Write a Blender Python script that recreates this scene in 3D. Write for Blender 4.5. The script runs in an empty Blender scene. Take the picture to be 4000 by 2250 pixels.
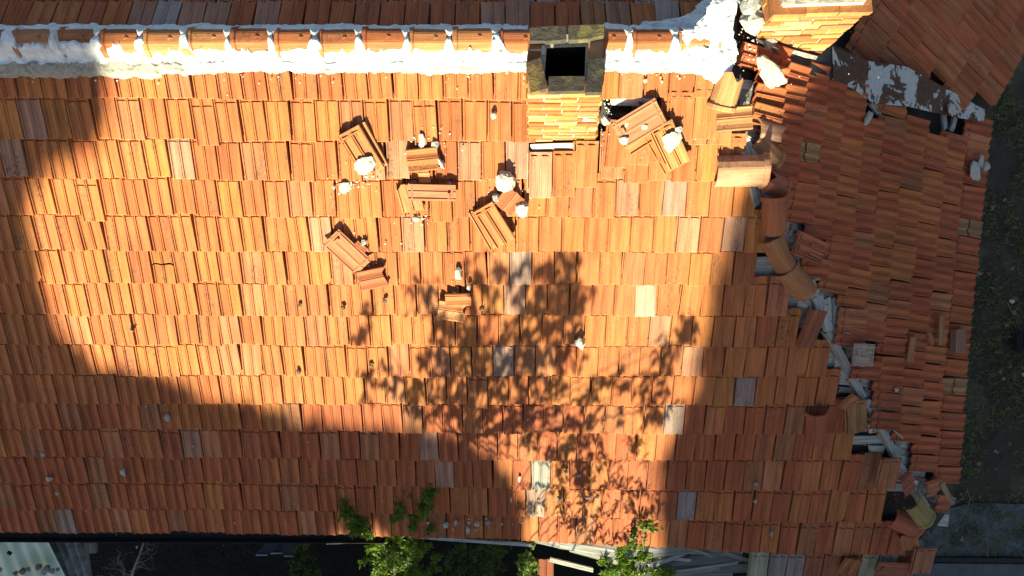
import bpy, math, random
from mathutils import Vector, Matrix, noise
random.seed(7)
R_ = random.random
U = random.uniform
rad = math.radians
C = bpy.context.scene.collection

# ------------------------------------------------------------------ camera, world, sun, exposure
FPX = 2667.0            # focal length in photo pixels (4000 wide)
PHI = rad(4)            # camera tipped slightly north of straight down
HC = 10.8               # drone height above the ground
cam = bpy.data.cameras.new('camera')
cam.sensor_width = 36.0
cam.lens = 36.0 * FPX / 4000.0
cam.clip_start = 0.05
cam.clip_end = 1000
cam_ob = bpy.data.objects.new('camera', cam)
cam_ob.location = (0, 0, HC)
cam_ob.rotation_euler = (PHI, 0, 0)
C.objects.link(cam_ob)
bpy.context.scene.camera = cam_ob

SUN_EL, SUN_AZ = rad(16.0), rad(9.0)      # sun low in the south, a little west
S = Vector((-math.sin(SUN_AZ) * math.cos(SUN_EL), -math.cos(SUN_AZ) * math.cos(SUN_EL), math.sin(SUN_EL)))
world = bpy.data.worlds.new('World')
bpy.context.scene.world = world
world.use_nodes = True
wn = world.node_tree.nodes
wl = world.node_tree.links
sky = wn.new('ShaderNodeTexSky')
sky.sky_type = 'NISHITA'
sky.sun_disc = False
sky.sun_elevation = SUN_EL
sky.sun_rotation = math.pi + SUN_AZ
sky.air_density = 1.0
sky.dust_density = 1.0
sky.ozone_density = 1.0
bg = wn['Background']
bg.inputs['Strength'].default_value = 0.053
wl.new(sky.outputs[0], bg.inputs['Color'])
sun = bpy.data.lights.new('sun', 'SUN')
sun.energy = 5.0
sun.angle = rad(0.53)
sun.color = (1.0, 0.965, 0.66)
sun_ob = bpy.data.objects.new('sun', sun)
sun_ob.rotation_euler = S.to_track_quat('Z', 'Y').to_euler()
sun_ob.location = (-5, -30, 15)
C.objects.link(sun_ob)
vs = bpy.context.scene.view_settings
vs.view_transform = 'Standard'
vs.look = 'None'
vs.gamma = 1
vs.exposure = 1.8
vs.use_curve_mapping = False

# ------------------------------------------------------------------ measuring helpers: photo pixel -> point on a real plane
cP, sP = math.cos(PHI), math.sin(PHI)
CAM = Vector((0, 0, HC))


def ray(px, py):
    u, v = (px - 2000) / FPX, (py - 1125) / FPX
    return Vector((u, sP - v * cP, -cP - v * sP))


def proj(P):
    q = P - CAM
    x, y, z = q.x, -q.y * cP - q.z * sP, q.y * sP - q.z * cP
    return 2000 + FPX * x / z, 1125 + FPX * y / z


class Plane:
    def __init__(self, p, n, down=None):
        self.p, self.n = p, n.normalized()
        if self.n.z < 0:
            self.n = -self.n
        ac = self.n.cross(Vector((0, 0, 1))).normalized()
        self.down = ac.cross(self.n).normalized()
        if self.down.z > 0:
            self.down = -self.down
        if down:
            self.down = (down - self.n * down.dot(self.n)).normalized()
        self.up = -self.down
        self.ac = self.up.cross(self.n).normalized()      # across: x axis of a tile whose y axis points up the slope

    def at(self, px, py, h=0.0):
        r = ray(px, py)
        t = (self.p + self.n * h - CAM).dot(self.n) / r.dot(self.n)
        return CAM + r * t

    def pdir(self, px, py, dx, dy):
        return (self.at(px + dx, py + dy) - self.at(px, py)).normalized()


def atz(px, py, z):
    r = ray(px, py)
    return CAM + r * ((z - HC) / r.z)


nc = Vector((0, -0.07053, 0.15373))
nw = Vector((0, nc.z * sP - nc.y * cP, -nc.z * cP - nc.y * sP))
FR = Plane(CAM + nw / nw.dot(nw), nw)                              # front (south) slope
h1, h2 = FR.at(2800, 300), FR.at(3640, 2010)
e3 = CAM + ray(3850, 700) * 7.7
RT = Plane(h1, (h2 - h1).cross(e3 - h1))                           # hip-end (east) slope
ZE = HC - 7.35
w1, w2 = atz(3860, 440, ZE), atz(4000, 190, ZE)
we = (w2 - w1).normalized()
wperp = Vector((-we.y, we.x, 0))
if wperp.x < 0:
    wperp = -wperp
wfall = wperp * math.cos(rad(25)) + Vector((0, 0, -math.sin(rad(25))))
WG = Plane(w1, we.cross(wfall), wfall)                             # wing (south-east) slope
RIDGE = FR.at(2000, 165)
bk = Vector((0, math.sin(rad(25)), math.cos(rad(25))))
BK = Plane(RIDGE, bk)                                              # back (north) slope
GROUND_Z = 0.0


def interp(tab, x):
    if x <= tab[0][0]:
        return tab[0][1]
    for (a, b), (c, d) in zip(tab, tab[1:]):
        if x <= c:
            return b + (d - b) * (x - a) / (c - a)
    return tab[-1][1]


def inpoly(x, y, poly):
    r = False
    j = len(poly) - 1
    for i in range(len(poly)):
        xi, yi = poly[i]
        xj, yj = poly[j]
        if (yi > y) != (yj > y) and x < (xj - xi) * (y - yi) / (yj - yi) + xi:
            r = not r
        j = i
    return r


# ------------------------------------------------------------------ materials
def mat(name):
    m = bpy.data.materials.new(name)
    m.use_nodes = True
    nt = m.node_tree
    b = nt.nodes['Principled BSDF']
    b.inputs['Roughness'].default_value = 0.85
    b.inputs['Specular IOR Level'].default_value = 0.25
    return m, nt, b


def nd(nt, t, **kw):
    n = nt.nodes.new(t)
    for k, v in kw.items():
        if k in n.inputs:
            n.inputs[k].default_value = v
        else:
            setattr(n, k, v)
    return n


def mixc(nt, fac, a, b, mode='MIX'):
    n = nt.nodes.new('ShaderNodeMix')
    n.data_type = 'RGBA'
    n.blend_type = mode
    for sock, v in ((n.inputs[0], fac), (n.inputs[6], a), (n.inputs[7], b)):
        if hasattr(v, 'links') or hasattr(v, 'is_linked'):
            nt.links.new(v, sock)
        elif isinstance(v, (int, float)):
            sock.default_value = v
        else:
            sock.default_value = (*v, 1) if len(v) == 3 else v
    return n.outputs[2]


def ramp(nt, src, p0, p1, v0=0.0, v1=1.0):
    n = nt.nodes.new('ShaderNodeMapRange')
    nt.links.new(src, n.inputs[0])
    n.inputs[1].default_value = p0
    n.inputs[2].default_value = p1
    n.inputs[3].default_value = v0
    n.inputs[4].default_value = v1
    return n.outputs[0]


def nz(nt, vec, scale, detail=3.0, rough=0.55, dist=0.0):
    n = nt.nodes.new('ShaderNodeTexNoise')
    n.inputs['Scale'].default_value = scale
    n.inputs['Detail'].default_value = detail
    n.inputs['Roughness'].default_value = rough
    n.inputs['Distortion'].default_value = dist
    if vec is not None:
        nt.links.new(vec, n.inputs['Vector'])
    return n.outputs['Fac']


def vmul(nt, vec, s):
    n = nt.nodes.new('ShaderNodeVectorMath')
    n.operation = 'MULTIPLY'
    nt.links.new(vec, n.inputs[0])
    n.inputs[1].default_value = s
    return n.outputs[0]


def mth(nt, op, a, b=0.0):
    n = nt.nodes.new('ShaderNodeMath')
    n.operation = op
    for s, v in ((n.inputs[0], a), (n.inputs[1], b)):
        if isinstance(v, (int, float)):
            s.default_value = v
        else:
            nt.links.new(v, s)
    return n.outputs[0]


def bump(nt, b, h, strength, dist=0.01):
    n = nt.nodes.new('ShaderNodeBump')
    n.inputs['Strength'].default_value = strength
    n.inputs['Distance'].default_value = dist
    nt.links.new(h, n.inputs['Height'])
    nt.links.new(n.outputs[0], b.inputs['Normal'])


def tint_of(nt):
    """object colour times the mesh's own tint attribute"""
    oi = nt.nodes.new('ShaderNodeObjectInfo')
    at = nt.nodes.new('ShaderNodeAttribute')
    at.attribute_name = 'tint'
    col = mixc(nt, 1.0, oi.outputs['Color'], at.outputs['Color'], 'MULTIPLY')
    uv = nt.nodes.new('ShaderNodeUVMap')
    add = nt.nodes.new('ShaderNodeVectorMath')
    add.operation = 'ADD'
    sc = nt.nodes.new('ShaderNodeVectorMath')
    sc.operation = 'SCALE'
    sc.inputs[0].default_value = (37.0, 91.0, 0)
    nt.links.new(oi.outputs['Random'], sc.inputs['Scale'])
    nt.links.new(uv.outputs[0], add.inputs[0])
    nt.links.new(sc.outputs[0], add.inputs[1])
    return col, add.outputs[0]


def make_tile_mat():
    m, nt, b = mat('fired_clay')
    col, vec = tint_of(nt)
    streak = nz(nt, vmul(nt, vec, (90, 3.0, 1)), 1.0, 3, 0.6)
    col = mixc(nt, ramp(nt, streak, 0.3, 0.75), mixc(nt, 1.0, col, (1.10, 1.10, 1.08), 'MULTIPLY'), mixc(nt, 1.0, col, (0.84, 0.78, 0.74), 'MULTIPLY'))
    band = nz(nt, vmul(nt, vec, (16, 1.1, 1)), 1.0, 4, 0.65)
    col = mixc(nt, 1.0, col, mixc(nt, ramp(nt, band, 0.36, 0.66), (1.08, 1.08, 1.06), (0.66, 0.64, 0.64)), 'MULTIPLY')
    blot = nz(nt, vmul(nt, vec, (9, 5, 1)), 1.0, 4, 0.6)
    col = mixc(nt, ramp(nt, blot, 0.45, 0.85, 0, 0.55), col, mixc(nt, 1.0, col, (1.05, 1.3, 1.5), 'MULTIPLY'))
    spot = nz(nt, vmul(nt, vec, (45, 28, 1)), 1.0, 5, 0.7)
    area = nz(nt, vmul(nt, vec, (5.5, 1.6, 1)), 1.0, 2, 0.5)
    lic = mth(nt, 'MULTIPLY', ramp(nt, spot, 0.46, 0.62), ramp(nt, area, 0.54, 0.66))
    col = mixc(nt, mth(nt, 'MULTIPLY', lic, 0.75), col, (0.085, 0.06, 0.045))
    pale = mth(nt, 'MULTIPLY', ramp(nt, nz(nt, vmul(nt, vec, (70, 60, 1)), 1.0, 3, 0.6), 0.69, 0.74), ramp(nt, area, 0.3, 0.45, 1, 0))
    col = mixc(nt, mth(nt, 'MULTIPLY', pale, 0.7), col, (0.42, 0.38, 0.33))
    geo = nt.nodes.new('ShaderNodeNewGeometry')
    wz = nz(nt, geo.outputs['Position'], 0.9, 4, 0.6)
    col = mixc(nt, 1.0, col, mixc(nt, ramp(nt, wz, 0.35, 0.65), (1.05, 1.06, 1.05), (0.86, 0.84, 0.84)), 'MULTIPLY')
    gr = nz(nt, geo.outputs['Position'], 60, 4, 0.7)
    col = mixc(nt, 1.0, col, mixc(nt, ramp(nt, gr, 0.3, 0.7), (1.08, 1.08, 1.08), (0.88, 0.87, 0.86)), 'MULTIPLY')
    nt.links.new(col, b.inputs['Base Color'])
    b.inputs['Roughness'].default_value = 0.8
    bump(nt, b, mth(nt, 'ADD', streak, spot), 0.35, 0.004)
    return m


def make_plain(name, c1, c2, scale, rough=0.9, bs=0.4, bd=0.01, stretch=(1, 1, 1), tinted=False, c3=None, spots=0.0):
    m, nt, b = mat(name)
    tc = nt.nodes.new('ShaderNodeTexCoord')
    vec = vmul(nt, tc.outputs['Object'], stretch)
    a = nz(nt, vec, scale, 5, 0.62)
    col = mixc(nt, ramp(nt, a, 0.32, 0.68), c1, c2)
    if c3:
        k = nz(nt, vec, scale * 0.35, 3, 0.6)
        col = mixc(nt, ramp(nt, k, 0.52, 0.62), col, c3)
    if spots:
        k = nz(nt, vec, scale * 4.5, 3, 0.6)
        col = mixc(nt, ramp(nt, k, 0.6, 0.68, 0, spots), col, mixc(nt, 1.0, col, (0.35, 0.33, 0.3), 'MULTIPLY'))
    if tinted:
        oi = nt.nodes.new('ShaderNodeObjectInfo')
        col = mixc(nt, 1.0, col, oi.outputs['Color'], 'MULTIPLY')
    nt.links.new(col, b.inputs['Base Color'])
    b.inputs['Roughness'].default_value = rough
    f = nz(nt, vec, scale * 3.5, 4, 0.65)
    bump(nt, b, mth(nt, 'ADD', a, mth(nt, 'MULTIPLY', f, 0.6)), bs, bd)
    return m


def make_wood():
    m, nt, b = mat('weathered_wood')
    uv = nt.nodes.new('ShaderNodeUVMap')
    oi = nt.nodes.new('ShaderNodeObjectInfo')
    add = nt.nodes.new('ShaderNodeVectorMath')
    add.operation = 'ADD'
    sc = nt.nodes.new('ShaderNodeVectorMath')
    sc.operation = 'SCALE'
    sc.inputs[0].default_value = (17.0, 31.0, 0)
    nt.links.new(oi.outputs['Random'], sc.inputs['Scale'])
    nt.links.new(uv.outputs[0], add.inputs[0])
    nt.links.new(sc.outputs[0], add.inputs[1])
    g = nz(nt, vmul(nt, add.outputs[0], (75, 2.2, 1)), 1.0, 4, 0.65, 0.4)
    k = nz(nt, vmul(nt, add.outputs[0], (9, 1.5, 1)), 1.0, 3, 0.6)
    col = mixc(nt, ramp(nt, g, 0.35, 0.7), (0.44, 0.42, 0.38), (0.13, 0.125, 0.115))
    col = mixc(nt, ramp(nt, k, 0.5, 0.75, 0, 0.6), col, (0.30, 0.22, 0.14))
    col = mixc(nt, 1.0, col, oi.outputs['Color'], 'MULTIPLY')
    nt.links.new(col, b.inputs['Base Color'])
    bump(nt, b, g, 0.8, 0.006)
    return m


def make_plaster():
    m, nt, b = mat('lime_plaster')
    tc = nt.nodes.new('ShaderNodeTexCoord')
    at = nt.nodes.new('ShaderNodeAttribute')
    at.attribute_name = 'tint'
    vec = tc.outputs['Object']
    a = nz(nt, vec, 9, 6, 0.65)
    f = nz(nt, vec, 55, 4, 0.65)
    cem = mixc(nt, ramp(nt, f, 0.3, 0.7), (0.40, 0.37, 0.32), (0.22, 0.20, 0.17))
    wht = mixc(nt, ramp(nt, a, 0.35, 0.75), (0.77, 0.78, 0.80), (0.47, 0.47, 0.46))
    e = mth(nt, 'ADD', at.outputs['Fac'], mth(nt, 'MULTIPLY', mth(nt, 'SUBTRACT', a, 0.5), 1.3))
    col = mixc(nt, ramp(nt, e, 0.48, 0.56), wht, cem)
    crk = nt.nodes.new('ShaderNodeTexVoronoi')
    crk.feature = 'DISTANCE_TO_EDGE'
    crk.inputs['Scale'].default_value = 4.0
    wv = nt.nodes.new('ShaderNodeVectorMath')
    wv.operation = 'ADD'
    nn = nt.nodes.new('ShaderNodeTexNoise')
    nn.inputs['Scale'].default_value = 5
    nt.links.new(vec, nn.inputs['Vector'])
    nt.links.new(vec, wv.inputs[0])
    nt.links.new(nn.outputs['Color'], wv.inputs[1])
    nt.links.new(wv.outputs[0], crk.inputs['Vector'])
    cm = mth(nt, 'MULTIPLY', ramp(nt, crk.outputs['Distance'], 0.0, 0.012, 1, 0), ramp(nt, nz(nt, vec, 2.3, 2), 0.5, 0.58))
    col = mixc(nt, mth(nt, 'MULTIPLY', cm, 0.8), col, (0.10, 0.09, 0.08))
    nt.links.new(col, b.inputs['Base Color'])
    b.inputs['Roughness'].default_value = 0.95
    hh = mth(nt, 'ADD', mth(nt, 'ADD', a, mth(nt, 'MULTIPLY', f, 0.35)), mth(nt, 'MULTIPLY', cm, -0.6))
    bump(nt, b, hh, 0.7, 0.02)
    return m


def make_flashing():
    m, nt, b = mat('painted_rusty_sheet')
    tc = nt.nodes.new('ShaderNodeTexCoord')
    vec = tc.outputs['Object']
    a = nz(nt, vmul(nt, vec, (1, 1, 1)), 3.2, 6, 0.68, 0.5)
    f = nz(nt, vec, 30, 3, 0.6)
    col = mixc(nt, ramp(nt, f, 0.3, 0.7), (0.47, 0.48, 0.48), (0.36, 0.36, 0.34))
    rust = mixc(nt, ramp(nt, f, 0.3, 0.7), (0.11, 0.045, 0.025), (0.05, 0.025, 0.018))
    col = mixc(nt, ramp(nt, a, 0.495, 0.51), col, rust)
    nt.links.new(col, b.inputs['Base Color'])
    b.inputs['Roughness'].default_value = 0.6
    bump(nt, b, a, 0.3, 0.01)
    return m


def make_leaf(name, c1, c2, tl=0.3):
    m, nt, b = mat(name)
    oi = nt.nodes.new('ShaderNodeTexCoord')
    a = nz(nt, oi.outputs['Object'], 7, 2)
    col = mixc(nt, ramp(nt, a, 0.35, 0.65), c1, c2)
    nt.links.new(col, b.inputs['Base Color'])
    b.inputs['Roughness'].default_value = 0.5
    tr = nt.nodes.new('ShaderNodeBsdfTranslucent')
    nt.links.new(mixc(nt, 1.0, col, (1.5, 1.7, 0.5), 'MULTIPLY'), tr.inputs['Color'])
    mx = nt.nodes.new('ShaderNodeMixShader')
    mx.inputs[0].default_value = tl
    nt.links.new(b.outputs[0], mx.inputs[1])
    nt.links.new(tr.outputs[0], mx.inputs[2])
    nt.links.new(mx.outputs[0], nt.nodes['Material Output'].inputs['Surface'])
    return m


M = {}
M['tile'] = make_tile_mat()
M['plaster'] = make_plaster()
M['wood'] = make_wood()
M['flashing'] = make_flashing()
M['brick'] = make_plain('old_brick', (0.42, 0.165, 0.058), (0.32, 0.11, 0.042), 14, tinted=True, spots=0.5)
M['mossbrick'] = make_plain('sooty_mossy_brick', (0.07, 0.06, 0.05), (0.035, 0.03, 0.026), 16, tinted=True, c3=(0.11, 0.095, 0.045), bs=0.8)
M['mortar'] = make_plain('brick_mortar', (0.50, 0.44, 0.34), (0.34, 0.28, 0.20), 22)
M['rock'] = make_plain('lime_mortar_rubble', (0.72, 0.70, 0.66), (0.45, 0.43, 0.40), 11, tinted=True, bs=0.9, bd=0.015)
M['soot'] = make_plain('soot', (0.014, 0.012, 0.011), (0.006, 0.006, 0.006), 8)
M['darkdeck'] = make_plain('dark_roof_boarding', (0.06, 0.05, 0.042), (0.025, 0.022, 0.02), 6)
M['darkmetal'] = make_plain('dark_lead_sheet', (0.035, 0.035, 0.04), (0.022, 0.022, 0.026), 7, rough=0.75, bs=0.2)
M['gutter'] = make_plain('dark_gutter', (0.03, 0.027, 0.025), (0.015, 0.014, 0.013), 9, rough=0.6)
M['wall'] = make_plain('house_wall_render', (0.34, 0.31, 0.27), (0.24, 0.21, 0.18), 3)
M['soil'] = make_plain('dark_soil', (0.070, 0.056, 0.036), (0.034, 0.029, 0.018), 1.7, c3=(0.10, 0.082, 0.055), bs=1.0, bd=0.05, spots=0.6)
M['yardsoil'] = make_plain('shade_black_soil', (0.012, 0.011, 0.009), (0.006, 0.006, 0.005), 2.5, bs=1.0, bd=0.05)  # soil with the deep yard shade put into its near-black colour
M['concrete'] = make_plain('gritty_path_concrete', (0.15, 0.15, 0.145), (0.05, 0.05, 0.048), 7, spots=0.7, bs=0.9, c3=(0.05, 0.052, 0.04))
M['slab'] = make_plain('grey_slab_concrete', (0.13, 0.14, 0.145), (0.08, 0.088, 0.09), 5, spots=0.4)
M['bark'] = make_plain('bark', (0.16, 0.13, 0.10), (0.08, 0.065, 0.05), 12, stretch=(1, 1, 0.3), bs=0.8)
M['greybark'] = make_plain('bare_branch', (0.26, 0.23, 0.20), (0.15, 0.13, 0.11), 14)
M['fibre'] = make_plain('pale_green_fibreglass', (0.60, 0.70, 0.55), (0.48, 0.56, 0.42), 3, rough=0.5, bs=0.15, c3=(0.52, 0.56, 0.36))
M['asbestos'] = make_plain('weathered_fibre_cement', (0.27, 0.27, 0.25), (0.12, 0.12, 0.11), 7, spots=0.7, c3=(0.10, 0.10, 0.085))
M['tarp'] = make_plain('dark_blue_sheeting', (0.030, 0.034, 0.048), (0.018, 0.02, 0.028), 5, rough=0.45)
M['paletrim'] = make_plain('grey_painted_timber', (0.34, 0.36, 0.38), (0.24, 0.25, 0.27), 8)
M['leaf'] = make_leaf('green_leaves', (0.085, 0.15, 0.018), (0.15, 0.21, 0.025))
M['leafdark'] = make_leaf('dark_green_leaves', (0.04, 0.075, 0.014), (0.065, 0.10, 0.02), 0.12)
M['grass'] = make_leaf('dry_grass', (0.10, 0.115, 0.035), (0.22, 0.20, 0.09))
M['dryleaf'] = make_leaf('dry_fallen_leaves', (0.15, 0.09, 0.045), (0.30, 0.23, 0.14), 0.1)
M['rubber'] = make_plain('black_rubber', (0.02, 0.02, 0.022), (0.012, 0.012, 0.013), 9, rough=0.6)


# ------------------------------------------------------------------ mesh helpers
class MB:
    def __init__(self):
        self.v, self.f, self.uv, self.t = [], [], [], []

    def add(self, vs, fs, uv=None, tint=(1, 1, 1)):
        o = len(self.v)
        self.v += [Vector(p) for p in vs]
        self.f += [tuple(i + o for i in q) for q in fs]
        self.uv += list(uv) if uv else [(p[0], p[1]) for p in vs]
        self.t += [tint] * len(vs) if not isinstance(tint, list) else tint
        return self

    def merge(self, other, mtx, uvo=(0, 0), tint=None):
        o = len(self.v)
        self.v += [mtx @ p for p in other.v]
        self.f += [tuple(i + o for i in q) for q in other.f]
        self.uv += [(a + uvo[0], b + uvo[1]) for a, b in other.uv]
        self.t += [tint] * len(other.v) if tint else other.t
        return self

    def box(self, mtx, sx, sy, sz, uvl=None):
        vs = [mtx @ Vector((x * sx / 2, y * sy / 2, z * sz / 2)) for z in (-1, 1) for y in (-1, 1) for x in (-1, 1)]
        uv = [((x + z * .5) * sx / 2, y * sy / 2) for z in (-1, 1) for y in (-1, 1) for x in (-1, 1)]
        return self.add(vs, [(0, 2, 3, 1), (4, 5, 7, 6), (0, 1, 5, 4), (2, 6, 7, 3), (0, 4, 6, 2), (1, 3, 7, 5)], uv)

    def mesh(self, name, m, smooth=False):
        me = bpy.data.meshes.new(name)
        me.from_pydata([tuple(p) for p in self.v], [], self.f)
        u = me.uv_layers.new(name='UVMap')
        idx = [0] * len(me.loops)
        me.loops.foreach_get('vertex_index', idx)
        flat = []
        for i in idx:
            flat += self.uv[i]
        u.data.foreach_set('uv', flat)
        a = me.color_attributes.new('tint', 'FLOAT_COLOR', 'POINT')
        fl = []
        for t in self.t:
            fl += [t[0], t[1], t[2], 1]
        a.data.foreach_set('color', fl)
        me.materials.append(m)
        if smooth:
            me.polygons.foreach_set('use_smooth', [True] * len(me.polygons))
        me.update()
        return me


def link(name, me, parent=None, mtx=None, color=(1, 1, 1)):
    o = bpy.data.objects.new(name, me)
    C.objects.link(o)
    if mtx is not None:
        o.matrix_world = mtx
    if parent is not None:
        o.parent = parent
    o.color = (*color, 1)
    return o


def tag(o, label, cat, group=None):
    o['label'] = label
    o['category'] = cat
    if group:
        o['group'] = group
    return o


def kind(o, k, label=None):
    o['kind'] = k
    if label:
        o['label'] = label
    return o


def empty(name, label, cat, group=None):
    # parents stay at the identity so that parts keep their world positions
    o = bpy.data.objects.new(name, None)
    C.objects.link(o)
    return tag(o, label, cat, group)


def frame(o, x, y, z):
    m = Matrix.Identity(4)
    for i, a in enumerate((x, y, z)):
        m[0][i], m[1][i], m[2][i] = a
    m.translation = o
    return m


def frm(o, y, n):
    """frame with the y axis along y and the z axis near n"""
    y = y.normalized()
    x = y.cross(n).normalized()
    return frame(o, x, y, x.cross(y))


# ------------------------------------------------------------------ tile shapes
TW, TL, TH = 0.209, 0.41, 0.014
PROF = [(-0.1045, -0.030), (-0.0945, -0.030), (-0.0935, 0.015), (-0.0845, 0.017), (-0.0800, 0.004), (-0.072, 0.0005), (-0.045, 0.001), (-0.024, 0.010), (-0.0135, 0.0165), (-0.0070, 0.016),
        (-0.0045, 0.009), (-0.0010, 0.009), (0.0015, 0.0170), (0.0095, 0.0175), (0.0125, 0.004), (0.022, 0.002), (0.050, 0.002), (0.075, 0.011), (0.090, 0.0175), (0.1005, 0.016), (0.1045, -0.006)]
PAN = set([4, 5, 6, 7, 14, 15, 16, 17])


PROF_SOFT = [(x, .0135 if -.005 < x < 0 else z) for x, z in PROF]      # hip-end tiles: worn middle rib


def tile_mb(lo=None, hi=None, ln=TL, clip=(-1, 1), head=False, groove=False, prof=PROF):
    plain = lo is None and hi is None
    lo = lo or (lambda x: 0.0)
    hi = hi or (lambda x: ln)
    mb = MB()
    pr = [(x, z, i in PAN) for i, (x, z) in enumerate(prof) if clip[0] <= x <= clip[1]]
    n = len(pr)
    vs = []
    W = 5
    for (x, z, pan) in pr:
        a, b = lo(x), hi(x)
        col = [(x, a, z - TH), (x, a, z - 0.004), (x, a + 0.006, z)]
        if plain and groove:
            g = .017 if pan else .003
            col += [(x, .3250, z), (x, .3265, z - g), (x, .3355, z - g), (x, .3370, z)]
        col += [(x, b, z), (x, b, z - TH)]
        W = len(col)
        vs += col
    fs = []
    for i in range(n - 1):
        k, q = i * W, i * W + W
        for j in range(W - 1):
            fs.append((k + j, q + j, q + j + 1, k + j + 1))
        fs.append((k + W - 1, q + W - 1, q, k))
    fs.append(tuple(range(W)))
    e = (n - 1) * W
    fs.append(tuple(e + W - 1 - i for i in range(W)))
    mb.add(vs, fs)
    if head:
        for yy, hh, w in ((ln - 0.046, 0.010, 0.012), (ln - 0.012, 0.016, 0.02)):
            mb.box(Matrix.Translation((0.004, yy, 0.006 + hh / 2)), 0.196, w, hh)
        for xx in (-0.066, -0.030, 0.034, 0.072):
            z = 0.018
            mb.add([(xx - .011, ln - .053, .004), (xx + .011, ln - .053, .004), (xx, ln - .075, .004), (xx - .009, ln - .053, z), (xx + .009, ln - .053, z), (xx, ln - .060, z)],
                   [(0, 1, 4, 3), (1, 2, 5, 4), (2, 0, 3, 5), (3, 4, 5)])
        mb.box(Matrix.Translation((-0.112, ln * .55, 0.001)), 0.014, ln * .86, 0.016)
    return mb


def under_mb(ln=TL, w=0.22):
    """a tile seen from below: sunk panel, raised long edges, ribs and hanging lugs"""
    mb = MB()
    I = Matrix.Translation
    pts = [(-.5, 0, .0), (-.5, 0, .012), (-.45, 0, .012), (-.43, 0, .005), (-.12, 0, .004), (-.08, 0, .011), (-.03, 0, .011), (0.02, 0, .005), (.32, 0, .005), (.36, 0, .014), (.40, 0, .014), (.42, 0, .006), (.5, 0, .006), (.5, 0, 0)]
    vs, fs = [], []
    for (x, y, z) in pts:
        vs += [(x * w, 0, z), (x * w, ln, z)]
    n = len(pts)
    for i in range(n - 1):
        fs.append((i * 2, i * 2 + 2, i * 2 + 3, i * 2 + 1))
    fs.append(tuple(range(0, 2 * n, 2))[::-1])
    fs.append(tuple(range(1, 2 * n, 2)))
    fs.append((0, 1, 2 * n - 1, 2 * n - 2))
    mb.add(vs, fs)
    mb.box(I((0, 0.035, 0.006)), w * .92, 0.014, 0.010)
    mb.box(I((0, ln - 0.03, 0.006)), w * .92, 0.018, 0.010)
    mb.box(I((0.02, ln - 0.06, 0.016)), 0.05, 0.02, 0.022)
    return mb


def ridge_mb(ln=0.36, w=0.115, hgt=0.088, star=True, flare=1.0, rough=0.0):
    """half-hexagon ridge tile, open below, collar at y = 0"""
    mb = MB()
    P = [(-w, 0), (-w * .72, hgt * .66), (-w * .40, hgt * .97), (-w * .25, hgt), (w * .25, hgt), (w * .40, hgt * .97), (w * .72, hgt * .66), (w, 0)]
    rows = [(0.0, 1.10), (0.012, 1.13), (0.040, 1.13), (0.046, 1.03), (0.05, 1.0), (ln * .5, .985), (ln, .96)]
    vs, uv = [], []
    for off in (0.0, 0.014):
        for (y, s) in rows:
            for i, (x, z) in enumerate(P):
                k = 1 - off / w
                yy = y + (noise.noise(Vector((i * 1.7, y * 9, rough * 31))) * rough if y == ln else 0)
                vs.append((x * s * k, yy, z * s * (1 - off / hgt) if z > 0 else z))
                uv.append((i * .035, y))
    n, r = len(P), len(rows)
    fs = []
    for a in range(r - 1):
        for i in range(n - 1):
            q = a * n + i
            fs.append((q, q + 1, q + n + 1, q + n))
            q += r * n
            fs.append((q, q + n, q + n + 1, q + 1))
    for i in range(n - 1):
        fs.append((i, r * n + i, r * n + i + 1, i + 1))
        q = (r - 1) * n + i
        fs.append((q, q + 1, r * n + q + 1, r * n + q))
    for a in range(r - 1):
        for i in (0, n - 1):
            q = a * n + i
            fs.append((q, q + n, r * n + q + n, r * n + q) if i else (q, r * n + q, r * n + q + n, q + n))
    mb.add(vs, fs, uv)
    if star:
        pts = []
        z0 = hgt * .978
        for k in range(10):
            rr = 0.021 if k % 2 == 0 else 0.0085
            an = k * math.pi / 5 + .3
            pts.append((rr * math.cos(an), ln * .62 + rr * math.sin(an)))
        o = [(x, y, z0 - .002) for x, y in pts] + [(x * .75, ln * .62 + (y - ln * .62) * .75, z0 + .006) for x, y in pts]
        mb.add(o, [(k, (k + 1) % 10, 10 + (k + 1) % 10, 10 + k) for k in range(10)] + [tuple(range(10, 20))])
    return mb


def jag(seed, base, amp, fr=40):
    return lambda x: base + amp * noise.noise(Vector((x * fr, seed * 7.3, 1.1))) + amp * .5 * noise.noise(Vector((x * fr * 3, seed * 3.1, 4.7)))


SH = {}
SH['tile'] = tile_mb(groove=True).mesh('tile', M['tile'])
SH['bite'] = tile_mb(lo=lambda x: max(0, (x - .06) * 1.3)).mesh('tile_chipped', M['tile'])
SH['bite2'] = tile_mb(lo=lambda x: max(0, (-.07 - x) * 1.2)).mesh('tile_chipped_left', M['tile'])
SH['soft'] = tile_mb(groove=True, prof=PROF_SOFT).mesh('worn_tile', M['tile'])
SH['plain'] = tile_mb().mesh('plain_tile', M['tile'])
SH['head'] = tile_mb(head=True).mesh('tile_with_head', M['tile'])
SH['under'] = under_mb().mesh('tile_underside', M['tile'])
TILE_V = {'tile': tile_mb(groove=True), 'bite': tile_mb(lo=lambda x: max(0, (x - .06) * 1.3))}

ORANGE = (0.475, 0.160, 0.057)


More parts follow.
